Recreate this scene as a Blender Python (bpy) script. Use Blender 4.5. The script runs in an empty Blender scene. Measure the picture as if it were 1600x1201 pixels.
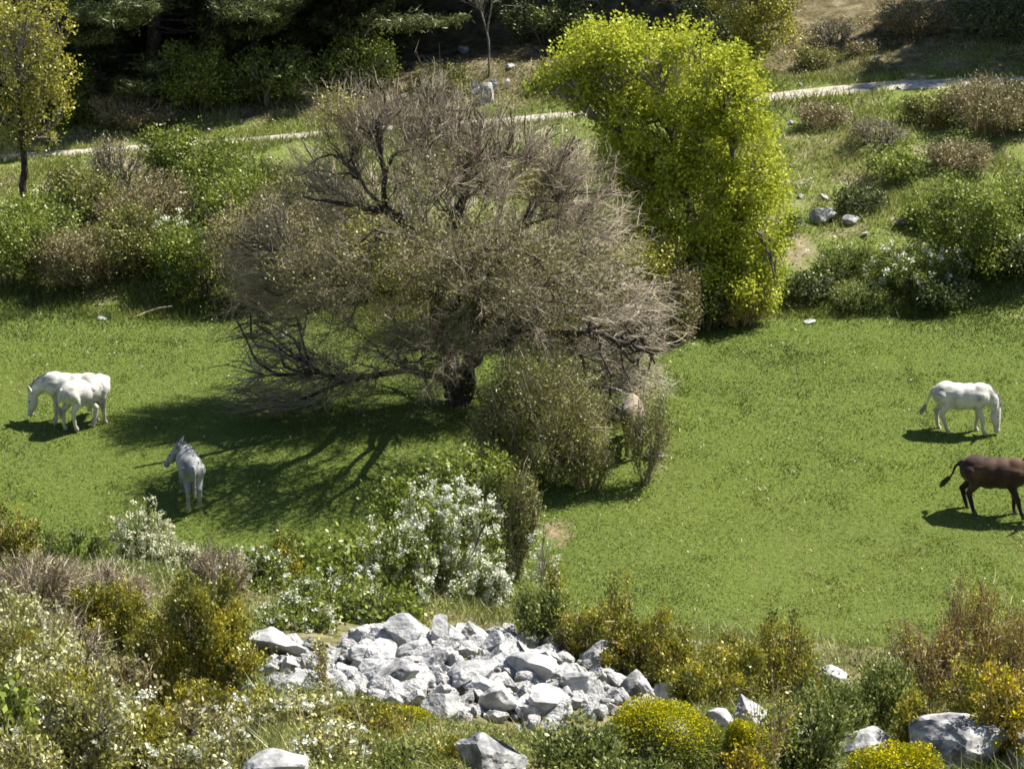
import bpy, math, numpy as np
from mathutils import Vector, kdtree
sc = bpy.context.scene
C = sc.collection
# ---------------------------------------------------------------- camera, sky, sun, exposure
HC, PIT, FPX = 21.3, math.radians(18.0), 5200.0
cd = bpy.data.cameras.new('camera'); cam = bpy.data.objects.new('camera', cd); C.objects.link(cam)
cam.location = (0, 0, HC); cam.rotation_euler = (math.radians(90) - PIT, 0, 0)
cd.sensor_width = 36; cd.lens = 36 * FPX / 1600; cd.clip_start = 1; cd.clip_end = 3000
sc.camera = cam
SUN_EL, SUN_AZ = math.radians(54), math.radians(24)      # azimuth measured from +X towards +Y
sv = Vector((math.cos(SUN_EL) * math.cos(SUN_AZ), math.cos(SUN_EL) * math.sin(SUN_AZ), math.sin(SUN_EL)))
w = bpy.data.worlds.new('World'); sc.world = w; w.use_nodes = True
nt = w.node_tree; nt.nodes.clear()
sky = nt.nodes.new('ShaderNodeTexSky'); sky.sky_type = 'NISHITA'; sky.sun_disc = False
sky.sun_elevation = SUN_EL; sky.sun_rotation = math.atan2(sv.x, sv.y); sky.altitude = 900
bg = nt.nodes.new('ShaderNodeBackground'); bg.inputs['Strength'].default_value = 0.066
wo = nt.nodes.new('ShaderNodeOutputWorld')
nt.links.new(sky.outputs[0], bg.inputs[0]); nt.links.new(bg.outputs[0], wo.inputs[0])
sl = bpy.data.lights.new('sun', 'SUN'); sl.energy = 5.0; sl.angle = math.radians(0.5); sl.color = (1, 0.945, 0.82)
so = bpy.data.objects.new('sun', sl); C.objects.link(so); so.rotation_euler = (-sv).to_track_quat('-Z', 'Y').to_euler()
sc.view_settings.view_transform = 'Standard'; sc.view_settings.look = 'None'
sc.view_settings.exposure = 1.2; sc.view_settings.gamma = 1
sc.cycles.max_bounces = 6; sc.cycles.diffuse_bounces = 3; sc.cycles.transmission_bounces = 3; sc.cycles.glossy_bounces = 1
sc.cycles.filter_width = 1.7

R = np.random.default_rng(7)
# ---------------------------------------------------------------- noise, terrain, projection
def vn(x, y, s, seed=0):
    x = np.asarray(x, float) / s + 517.3 + seed * 13.7; y = np.asarray(y, float) / s + 311.9 + seed * 7.1
    xi = np.floor(x).astype(np.int64); yi = np.floor(y).astype(np.int64); fx = x - xi; fy = y - yi
    fx = fx * fx * (3 - 2 * fx); fy = fy * fy * (3 - 2 * fy)
    def h(a, b):
        n = (a * 374761393 + b * 668265263 + seed * 1274126177) & 0x7fffffff
        n = ((n ^ (n >> 13)) * 1274126177) & 0x7fffffff
        return ((n ^ (n >> 16)) & 0xffff) / 65535.0
    return (h(xi, yi) * (1 - fx) + h(xi + 1, yi) * fx) * (1 - fy) + (h(xi, yi + 1) * (1 - fx) + h(xi + 1, yi + 1) * fx) * fy
def sm(a, b, t):
    t = np.clip((t - a) / (b - a), 0, 1); return t * t * (3 - 2 * t)
def tanrow(row): return np.tan(PIT + np.arctan((np.asarray(row, float) - 600.5) / FPX))
YR, RW = 82.0, 0.40
_rx = np.array([-30, -13, -6.4, -3.9, -.5, 6.4, 9.4, 13, 30.])
_rr = np.array([262, 245, 219, 206, 191, 152, 134, 123, 90.])
def zroad(x): return HC - YR * tanrow(np.interp(x, _rx, _rr))
PC = (0.0, 31.1)                                          # centre of the stone heap
def rwf(x): return .6 + .55 * sm(-5, 8, x)
def mound(x, y):
    return 0.32 * np.exp(-(((x + .35) / 1.5) ** 2 + ((y - 31.2) / 1.5) ** 2) ** 1.3)
def ter(x, y):
    x = np.asarray(x, float); y = np.asarray(y, float)
    xc = np.clip(x, -30, 30)
    edge = 36.0 + 1.2 * (vn(x, y * 0, 6, 3) - .5)
    top = 6.75 - .085 * np.clip(x, -12, 12)
    zf = np.where(y < edge, top + .30 * (edge - 1 - np.minimum(y, edge)) , top - .30)
    k = sm(0, 1, (y - edge) / 12.5)
    zf = zf - .6 * (1 - sm(-.100, -.078, x / np.maximum(y, 10))) * (1 - sm(31, 35, y))
    zf = zf * (1 - k)
    zf = zf + (1 - k) * (.16 * (vn(x, y, 1.1, 1) - .5) + .3 * (vn(x, y, 3.1, 2) - .5))
    zm = .18 * (vn(x, y, 7, 5) - .5) * sm(46, 52, y) - 1.0 * (1 - sm(56.5, 64.5, y)) * sm(40, 50, y)
    yb = 70.6 + 1.2 * (vn(x, y * 0, 5, 8) - .5)
    t = np.clip((y - yb) / (YR - RW - yb), 0, 1)
    rough = sm(0, 1, (y - yb) / 1.5)
    zb = zroad(xc) * t ** .85 + rough * (1 - sm(.85, 1, t)) * (.35 * (vn(x, y, 2.3, 9) - .5) + .12 * (vn(x, y, .7, 10) - .5) + .15)
    up = np.maximum(y - YR - RW, 0)
    zb = zb + up * .10 + .4 * np.maximum(up - 7, 0) + sm(0, 1.5, up) * (.4 * (vn(x, y, 2.4, 11) - .5) + .22 * (vn(x, y, .8, 12) - .5))
    return zf + zm + zb + mound(x, y)
def gx(px, Y):
    X = 0.
    for _ in range(6):
        z = float(ter(X, Y)); X = (px - 800) / FPX * (Y * math.cos(PIT) + (HC - z) * math.sin(PIT))
    return X
def scale_at(X, Y, Z): return FPX / (Y * math.cos(PIT) + (HC - Z) * math.sin(PIT))
def ground_at(px, row, ymin=20, ymax=120):
    ys = np.arange(ymin, ymax, .05)
    t = float(tanrow(row)); zr = HC - ys * t
    d = ys * math.cos(PIT) + (HC - zr) * math.sin(PIT); xs = (px - 800) / FPX * d
    g = ter(xs, ys); i = int(np.argmax(g >= zr))
    return float(xs[i]), float(ys[i]), float(g[i])
_hc = ground_at(735, 1062, 24, 40); _h0 = ground_at(735, 982, 24, 42); _h1 = ground_at(735, 1138, 24, 40)
def heap_out(x, y):
    "outside the outline of the stone heap"
    yc = (_h0[1] + _h1[1]) / 2; ry = (_h0[1] - _h1[1]) / 2
    return (np.abs((x + .42) / 2.15) ** 2.6 + np.abs((y - yc) / ry) ** 2.6) > 1
# ---------------------------------------------------------------- mesh helpers
def mk(name, V, F, mat, v=None, parent=None, smooth=False):
    V = np.ascontiguousarray(V, np.float32).reshape(-1, 3); F = np.ascontiguousarray(F, np.int32)
    me = bpy.data.meshes.new(name); n, k = F.shape
    me.vertices.add(len(V)); me.vertices.foreach_set('co', V.ravel())
    me.loops.add(n * k); me.loops.foreach_set('vertex_index', F.ravel())
    me.polygons.add(n); me.polygons.foreach_set('loop_start', np.arange(0, n * k, k, dtype=np.int32))
    me.polygons.foreach_set('loop_total', np.full(n, k, np.int32))
    me.polygons.foreach_set('use_smooth', np.full(n, smooth, bool))
    if v is not None:
        a = me.attributes.new('v', 'FLOAT', 'POINT'); a.data.foreach_set('value', np.ascontiguousarray(v, np.float32))
    me.update(calc_edges=True)
    if mat: me.materials.append(mat)
    o = bpy.data.objects.new(name, me); C.objects.link(o)
    if parent: o.parent = parent
    return o
def tag(o, label=None, cat=None, group=None, kind=None):
    for k, x in (('label', label), ('category', cat), ('group', group), ('kind', kind)):
        if x: o[k] = x
    return o
def thing(name, loc, label, cat, group=None, rz=0):
    o = bpy.data.objects.new(name, None); C.objects.link(o); o.empty_display_size = .2
    o.location = loc; o.rotation_euler = (0, 0, rz)
    return tag(o, label, cat, group)
def unit(a): return a / np.maximum(np.linalg.norm(a, axis=-1, keepdims=True), 1e-9)
def leaves(P, L, W, v, up=0., out=None, outk=0., rng=R):
    n = len(P); a = unit(rng.normal(size=(n, 3)))
    a[:, 2] += up
    if out is not None: a = a + out * outk
    a = unit(a); b = unit(np.cross(a, rng.normal(size=(n, 3))))
    L = (L * rng.uniform(.6, 1.3, n))[:, None]; W = (W * rng.uniform(.6, 1.3, n))[:, None]
    V = np.stack([P - a * L * .5, P + b * W * .5 - a * L * .05, P + a * L * .5, P - b * W * .5 - a * L * .05], 1).reshape(-1, 3)
    return V, np.arange(4 * n).reshape(-1, 4), np.repeat(v, 4)
def tubes(A, B, ra, rb, v, sides=3):
    n = len(A); d = unit(B - A)
    h = np.where(np.abs(d[:, 2:3]) > .9, [[1., 0, 0]], [[0, 0, 1.]])
    s = unit(np.cross(d, h)); t = np.cross(d, s)
    rings = []
    for i in range(sides):
        an = 2 * math.pi * i / sides; o = s * math.cos(an) + t * math.sin(an)
        rings.append((A + o * ra[:, None], B + o * rb[:, None]))
    V = np.stack([r[0] for r in rings] + [r[1] for r in rings], 1).reshape(-1, 3)
    base = (np.arange(n) * 2 * sides)[:, None]
    F = np.concatenate([base + np.array([[i, (i + 1) % sides, sides + (i + 1) % sides, sides + i]]) for i in range(sides)], 0)
    return V, F, np.repeat(v, 2 * sides)
# ---------------------------------------------------------------- materials
def newmat(name):
    m = bpy.data.materials.new(name); m.use_nodes = True; t = m.node_tree; t.nodes.clear()
    return m, t, (lambda k: t.nodes.new('ShaderNode' + k)), t.links.new
def ramp(N, cols, pos=None):
    r = N('ValToRGB'); e = r.color_ramp.elements; n = len(cols)
    while len(e) < n: e.new(.5)
    for i, c in enumerate(cols):
        e[i].position = pos[i] if pos else i / (n - 1); e[i].color = (*c, 1)
    return r
def leafmat(name, cols, tr=.3, gloss=.04, pos=None):
    m, t, N, K = newmat(name)
    a = N('Attribute'); a.attribute_name = 'v'; r = ramp(N, cols, pos); K(a.outputs['Fac'], r.inputs[0])
    d = N('BsdfDiffuse'); K(r.outputs[0], d.inputs[0]); o = N('OutputMaterial'); out = d.outputs[0]
    if tr:
        q = N('BsdfTranslucent'); K(r.outputs[0], q.inputs[0]); x = N('MixShader'); x.inputs[0].default_value = tr
        K(out, x.inputs[1]); K(q.outputs[0], x.inputs[2]); out = x.outputs[0]
    if gloss:
        g = N('BsdfGlossy'); g.inputs['Roughness'].default_value = .45; g.inputs[0].default_value = (.8, .8, .8, 1)
        x = N('MixShader'); x.inputs[0].default_value = gloss; K(out, x.inputs[1]); K(g.outputs[0], x.inputs[2]); out = x.outputs[0]
    K(out, o.inputs[0]); return m
def noisemat(name, cols, scale=6, detail=6, bump=.0, rough=.9, pos=None, bdist=.02, bscale=None, spec=.2):
    m, t, N, K = newmat(name)
    tc = N('TexCoord'); n = N('TexNoise'); n.inputs['Scale'].default_value = scale; n.inputs['Detail'].default_value = detail
    n.inputs['Roughness'].default_value = .65
    K(tc.outputs['Object'], n.inputs['Vector']); r = ramp(N, cols, pos or [.3 + .4 * i / (len(cols) - 1) for i in range(len(cols))])
    K(n.outputs[0], r.inputs[0]); b = N('BsdfPrincipled'); b.inputs['Roughness'].default_value = rough
    b.inputs['Specular IOR Level'].default_value = spec; K(r.outputs[0], b.inputs['Base Color'])
    if bump:
        n2 = N('TexNoise'); n2.inputs['Scale'].default_value = bscale or scale * 3; n2.inputs['Detail'].default_value = 5
        K(tc.outputs['Object'], n2.inputs['Vector']); bp = N('Bump'); bp.inputs['Strength'].default_value = bump
        bp.inputs['Distance'].default_value = bdist; K(n2.outputs[0], bp.inputs['Height']); K(bp.outputs[0], b.inputs['Normal'])
    o = N('OutputMaterial'); K(b.outputs[0], o.inputs[0]); return m
M = {}
M['meadow'] = leafmat('grass_blades', [(.075, .105, .025), (.165, .205, .036), (.275, .295, .065), (.50, .45, .22)], .35, .03, [0, .45, .8, 1])
M['slope'] = leafmat('slope_grass', [(.07, .10, .02), (.16, .20, .036), (.26, .28, .07), (.38, .36, .17)], .3, .03)
M['herb'] = leafmat('herb_leaves', [(.05, .08, .015), (.14, .18, .035), (.26, .29, .07), (.42, .42, .17)], .3)
M['olive'] = leafmat('olive_leaves', [(.045, .055, .015), (.13, .14, .03), (.25, .255, .06), (.38, .37, .13)], .3)
M['brownolive'] = leafmat('dry_olive_leaves', [(.07, .06, .03), (.17, .15, .065), (.28, .25, .12), (.40, .36, .21)], .25)
M['green'] = leafmat('green_leaves', [(.04, .07, .012), (.12, .165, .022), (.24, .29, .04), (.38, .42, .09)], .35)
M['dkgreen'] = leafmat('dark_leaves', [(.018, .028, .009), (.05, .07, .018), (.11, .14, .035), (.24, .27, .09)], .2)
M['yellow'] = leafmat('yellow_green_leaves', [(.12, .165, .02), (.32, .37, .032), (.50, .53, .06), (.65, .64, .13)], .38, .015)
M['yellow2'] = leafmat('pale_yellow_leaves', [(.12, .14, .018), (.28, .285, .035), (.42, .40, .06), (.54, .50, .14)], .35)
M['box'] = leafmat('box_leaves', [(.04, .05, .008), (.15, .16, .018), (.34, .32, .028), (.54, .44, .04)], .25, .06)
M['boxorange'] = leafmat('amber_tipped_leaves', [(.06, .055, .012), (.20, .17, .022), (.38, .30, .03), (.56, .36, .05)], .25, .05)
M['pale'] = leafmat('pale_silvery_leaves', [(.09, .10, .02), (.23, .24, .045), (.40, .38, .11), (.56, .53, .27)], .25, .05)
M['white'] = leafmat('white_petals', [(.52, .56, .42), (.72, .74, .64), (.86, .87, .80)], .25, 0)
M['cream'] = leafmat('cream_petals', [(.42, .42, .27), (.58, .58, .40), (.70, .70, .53)], .25, 0)
M['gorse'] = leafmat('yellow_petals', [(.30, .27, .01), (.50, .44, .015), (.66, .58, .03)], .25, 0)
M['pine'] = leafmat('pine_needles', [(.025, .042, .015), (.07, .095, .032), (.145, .17, .06), (.26, .27, .12)], .28, .03)
M['twig'] = leafmat('pinkish_twigs', [(.15, .115, .085), (.31, .255, .19), (.47, .40, .30), (.62, .54, .42)], 0, .03)
M['greytwig'] = leafmat('grey_twigs', [(.10, .09, .075), (.24, .21, .18), (.38, .34, .29), (.52, .48, .42)], 0, .03)
M['tantwig'] = leafmat('tan_twigs', [(.14, .10, .055), (.32, .24, .14), (.46, .36, .22), (.6, .5, .34)], 0, .03)
M['greenstem'] = leafmat('green_stems', [(.04, .06, .02), (.10, .14, .05), (.18, .22, .10), (.3, .33, .18)], .1, .03)
M['bark'] = noisemat('dark_bark', [(.02, .016, .013), (.06, .05, .042), (.17, .15, .13)], 9, 8, .8, pos=[.3, .52, .75])
M['greybark'] = noisemat('grey_bark', [(.07, .06, .05), (.18, .16, .14), (.33, .31, .28)], 9, 8, .8)
M['rock'] = noisemat('limestone', [(.10, .10, .10), (.27, .27, .28), (.41, .41, .41), (.50, .50, .49)], 4.5, 10, .9, pos=[.30, .43, .55, .75], bdist=.03, bscale=9)
M['rockdark'] = noisemat('weathered_limestone', [(.07, .07, .075), (.20, .20, .21), (.36, .36, .36), (.50, .50, .49)], 5, 10, 1., pos=[.34, .47, .56, .7], bdist=.03, bscale=9)
M['track'] = noisemat('pale_gravel', [(.16, .15, .10), (.36, .33, .28), (.48, .45, .40)], 5, 9, .6, pos=[.36, .47, .62])
M['wire'] = noisemat('dull_wire', [(.12, .13, .11), (.2, .22, .18)], 30, 2)
M['post'] = noisemat('weathered_wood', [(.16, .13, .1), (.3, .27, .22)], 14, 6, .5)
# ---------------------------------------------------------------- ground
def spaced(a, b, lo, hi, step, coarse):
    core = np.arange(a, b + step / 2, step); L = [a]; s = step
    while L[-1] > lo: s = min(s * 1.18, coarse); L.append(L[-1] - s)
    U = [core[-1]]; s = step
    while U[-1] < hi: s = min(s * 1.18, coarse); U.append(U[-1] + s)
    return np.concatenate([L[1:][::-1], core, U[1:]])
xs = spaced(-17, 17, -400, 400, .16, 40); ys = spaced(22, 92, -150, 900, .16, 40)
X, Y = np.meshgrid(xs, ys); Z = ter(X, Y)
Vg = np.stack([X, Y, Z], -1).reshape(-1, 3); nx = len(xs); ny = len(ys)
i = (np.arange(ny - 1)[:, None] * nx + np.arange(nx - 1)[None]).reshape(-1, 1)
Fg = np.concatenate([i, i + 1, i + nx + 1, i + nx], 1)
m, t, N, K = newmat('ground_cover')
geo = N('TexCoord')
def noi(s, d=6, rr=.6):
    n = N('TexNoise'); n.inputs['Scale'].default_value = s; n.inputs['Detail'].default_value = d; n.inputs['Roughness'].default_value = rr
    K(geo.outputs['Object'], n.inputs['Vector']); return n.outputs[0]
def mix(f, a, b):
    x = N('Mix'); x.data_type = 'RGBA'; K(f, x.inputs[0]); K(a, x.inputs[6]); K(b, x.inputs[7]); return x.outputs[2]
def rp(src, cols, pos): r = ramp(N, cols, pos); K(src, r.inputs[0]); return r.outputs[0]
def att(nm): a = N('Attribute'); a.attribute_name = nm; return a.outputs['Fac']
cm = mix(rp(noi(.35, 4), [(0, 0, 0), (1, 1, 1)], [.35, .65]), rp(noi(14, 8), [(.07, .10, .02), (.12, .16, .03)], [.3, .7]), rp(noi(9, 8), [(.06, .085, .018), (.115, .15, .034)], [.3, .7]))
cs = mix(rp(noi(.9, 8), [(0, 0, 0), (1, 1, 1)], [.5, .64]), rp(noi(7, 8), [(.09, .12, .03), (.19, .23, .06)], [.3, .7]), rp(noi(6, 8), [(.17, .14, .08), (.32, .28, .19)], [.3, .7]))
cf = rp(noi(3, 9), [(.05, .04, .022), (.13, .11, .06), (.24, .21, .14)], [.3, .5, .72])
cfo = rp(noi(4, 9), [(.05, .05, .02), (.14, .13, .06), (.28, .25, .17)], [.3, .5, .72])
soil = rp(noi(14, 6), [(.10, .09, .04), (.34, .24, .18)], [.35, .65])
col = mix(att('slope'), cm, cs); col = mix(att('forest'), col, cf); col = mix(att('fore'), col, cfo); col = mix(att('soil'), col, soil)
b = N('BsdfPrincipled'); b.inputs['Roughness'].default_value = .95; b.inputs['Specular IOR Level'].default_value = .1; K(col, b.inputs['Base Color'])
bp = N('Bump'); bp.inputs['Strength'].default_value = .8; bp.inputs['Distance'].default_value = .06; K(noi(11, 8), bp.inputs['Height']); K(bp.outputs[0], b.inputs['Normal'])
o_ = N('OutputMaterial'); K(b.outputs[0], o_.inputs[0])
g = mk('ground', Vg, Fg, m, smooth=True)
sx, sy, _ = ground_at(862, 838, 48, 70)
def setattrs(o, x, y):
    nz = 1.5 * (vn(x, y, 1.6, 21) - .5)
    zs = sm(70.2, 71.2, y + nz); zf = sm(83.2, 84.2, y + nz + .5 * sm(3, 9, x) * 0)
    fo = 1 - sm(44, 47, y + nz)
    so_ = (1 - sm(.5, 1.1, np.hypot((x - sx) / .28, (y - sy) / .40) + 1.8 * (vn(x, y, .17, 22) - .5)))
    for nm, val in (('slope', zs), ('forest', zf), ('fore', fo), ('soil', so_)):
        a = o.data.attributes.new(nm, 'FLOAT', 'POINT'); a.data.foreach_set('value', np.ascontiguousarray(val, np.float32).ravel())
setattrs(g, Vg[:, 0], Vg[:, 1])
tag(g, kind='structure')
xt = np.arange(-60, 60, .2); yo = np.linspace(-RW, RW, 9)
TX, TY = np.meshgrid(xt, yo); TYY = YR + TY * rwf(TX) + .12 * (vn(TX, TX * 0, 1.3, 4) - .5) * np.sign(TY)
TZ = ter(TX, TYY) + .03 - .05 * (np.abs(TY) > .34)
i = (np.arange(8)[:, None] * len(xt) + np.arange(len(xt) - 1)[None]).reshape(-1, 1)
tag(mk('track', np.stack([TX, TYY, TZ], -1), np.concatenate([i, i + 1, i + len(xt) + 1, i + len(xt)], 1), M['track'], smooth=True), kind='structure')
# ---------------------------------------------------------------- plants
def sample_env(env, n, f0, f1, rng, zmin=.05):
    out = np.zeros((0, 3)); wts = np.array([e[3] * e[4] * e[5] for e in env]) ** .6; wts /= wts.sum(); E = np.array([e[:6] for e in env])
    for _ in range(60):
        if len(out) >= n: break
        k = rng.choice(len(env), n, p=wts); d = unit(rng.normal(size=(n, 3))); f = rng.uniform(f0, f1, n)[:, None]
        p = E[k, :3] + d * f * E[k, 3:]; out = np.concatenate([out, p[p[:, 2] > zmin]])
    if len(out) < n: print('ENV FAIL', env[0]); out = np.concatenate([out, np.tile([[0, 0, .1]], (n, 1))])
    return out[:n]
def grow(starts, sdirs, srad, levels, env, rng, origin, pull=.3, upk=.15, jit=.06):
    """levels: (n, f0, f1, r0, r1, segs). returns per level (A,B,ra,rb) and last-level end points/dirs"""
    nodes = [np.array(starts, float)]; dirs = [unit(np.array(sdirs, float))]; out = []
    for (n, f0, f1, r0, r1, k) in levels:
        P = sample_env(env, n, f0, f1, rng); allp = np.concatenate(nodes); alld = np.concatenate(dirs)
        kd = kdtree.KDTree(len(allp))
        for j, q in enumerate(allp): kd.insert(q, j)
        kd.balance(); Q = P + (origin - P) * pull; Q[:, 2] -= .1 * pull
        idx = np.array([kd.find(q)[1] for q in Q]); A = allp[idx]; D = alld[idx]
        ln = np.linalg.norm(P - A, axis=1, keepdims=True)
        C1 = A + D * ln * .35 + np.array([0, 0, 1]) * ln * upk + rng.normal(size=A.shape) * ln * jit
        pts = []
        for s in np.linspace(0, 1, k + 1):
            p = A * (1 - s) ** 2 + C1 * 2 * s * (1 - s) + P * s * s
            if 0 < s < 1: p = p + rng.normal(size=p.shape) * ln * jit * .5
            pts.append(p)
        rs = np.linspace(r0, r1, k + 1); a, b_, ra, rb, lv = [], [], [], [], []
        vv = rng.uniform(0, 1, n)
        for s in range(k):
            a.append(pts[s]); b_.append(pts[s + 1]); ra.append(np.full(n, rs[s])); rb.append(np.full(n, rs[s + 1])); lv.append(vv)
            nodes.append(pts[s + 1]); dirs.append(unit(pts[s + 1] - pts[s]))
        out.append([np.concatenate(z) for z in (a, b_, ra, rb, lv)])
        ends = P; ed = unit(pts[-1] - pts[-2])
    return out, ends, ed
def sprout(seg, n, length, r0, spread, rng, upk=.15, k=2):
    "fine twigs leaving random points of the segments seg"
    A, B = seg[0], seg[1]; j = rng.integers(0, len(A), n); q = rng.uniform(0, 1, (n, 1)); p = A[j] + (B[j] - A[j]) * q; d = unit(unit(B[j] - A[j]) + rng.normal(size=(n, 3)) * spread + [0, 0, upk])
    l = length * rng.uniform(.45, 1.3, (n, 1)); vv = rng.uniform(0, 1, n); out = [[], [], [], [], []]; c = p
    for i in range(k):
        e = c + d * l / k; out[0].append(c); out[1].append(e); out[2].append(np.full(n, r0 * (1 - .6 * i / k))); out[3].append(np.full(n, r0 * (1 - .6 * (i + 1) / k))); out[4].append(vv)
        c = e; d = unit(d + rng.normal(size=(n, 3)) * .22 + [0, 0, .05])
    return [np.concatenate(o) for o in out], c, d
def joinl(ls): return [np.concatenate([l[i] for l in ls]) for i in range(5)]
def clumps(ends, ed, per, sig, rng, back=.0):
    n = len(ends); idx = np.repeat(np.arange(n), per); cl = rng.uniform(0, 1, n)
    P = ends[idx] + rng.normal(size=(n * per, 3)) * sig - ed[idx] * back * rng.uniform(0, 1, n * per)[:, None]
    v = np.clip(.7 * cl[idx] + .3 * rng.uniform(0, 1, n * per), 0, 1)
    return P, v, ed[idx]
def lobes(env, n, r0, r1, rng):
    P = sample_env(env, n, .55, 1.0, rng); return [(*p, *(np.array([1, 1, .8]) * rng.uniform(r0, r1))) for p in P]
def lumpy(rx, ry, h, rng, nl=10, low=.0):
    env = [(0, 0, h * .5, rx * .8, ry * .8, h * .47)]
    for _ in range(nl):
        a = rng.uniform(0, 2 * math.pi); q = rng.uniform(.35, .72); hz = rng.uniform(.3 + low, .78) * h
        s = rng.uniform(.2, .4); env.append((rx * q * math.cos(a), ry * q * math.sin(a), hz, rx * s, ry * s, min(h * s * .8, h - hz)))
    return env
KIND = {  # leaf mat, leaf size, leaf cover, twig mat, twig cover, flower mat, flower cover, twig radius, up
 'hedge':    ('olive', .075, 2.6, 'greytwig', .5, None, 0, .005, .15),
 'hedgebrn': ('brownolive', .06, 1.9, 'tantwig', 1.0, None, 0, .005, .2),
 'hedgegrn': ('green', .08, 2.9, 'greytwig', .3, None, 0, .005, .15),
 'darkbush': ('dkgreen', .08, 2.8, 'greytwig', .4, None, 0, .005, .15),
 'darkyel':  ('green', .085, 2.6, 'greytwig', .5, None, 0, .005, .2),
 'broomgry': ('brownolive', .05, .5, 'greytwig', 1.2, None, 0, .005, .9),
 'broomgrn': ('green', .05, .9, 'greenstem', 1.3, None, 0, .005, .9),
 'drytwig':  ('brownolive', .03, .35, 'twig', .95, None, 0, .0038, .1),
 'redtwig':  ('boxorange', .05, .4, 'tantwig', 1.5, None, 0, .005, .8),
 'oltwig':   ('olive', .055, 1.5, 'twig', 1.3, None, 0, .005, .35),
 'blossom':  ('green', .05, 1.3, 'greytwig', .35, 'white', .95, .004, .35),
 'blossom2': ('herb', .045, .5, 'greenstem', .9, 'cream', 1.1, .004, .6),
 'blossom3': ('green', .05, 2.4, 'greytwig', .3, 'white', .40, .004, .3),
 'box':      ('box', .040, 2.8, 'tantwig', .2, None, 0, .004, .8),
 'boxor':    ('box', .040, 2.2, 'tantwig', .4, None, 0, .004, 1.),
 'pale':     ('pale', .043, 2.0, 'greytwig', .8, 'cream', .22, .004, .5),
 'paleflw':  ('pale', .043, 1.8, 'greytwig', .7, 'white', .36, .004, .5),
 'gorse':    ('boxorange', .038, 2.0, 'tantwig', .3, 'gorse', .40, .004, .6),
 'broomtan': ('boxorange', .032, .7, 'tantwig', 1.0, None, 0, .0035, .7),
 'weeds':    ('herb', .045, 1.6, 'greenstem', .8, None, 0, .003, .7),
 'yelbush':  ('yellow2', .08, 2.3, 'greytwig', .4, None, 0, .005, .2),
}
def spires(rx, ry, h, rng, n=9):
    env = [(0, 0, h * .28, rx * .85, ry * .85, h * .28)]
    for k in range(n):
        a = rng.uniform(0, 6.28); q = rng.uniform(0, .8); hh = h * rng.uniform(.6, 1.0) if k else h; w_ = min(rx, h * .5) * rng.uniform(.2, .36)
        env.append((rx * q * math.cos(a), ry * q * math.sin(a), hh * .52, w_, w_, hh * .48))
    return env
_sid = [100]
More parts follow.
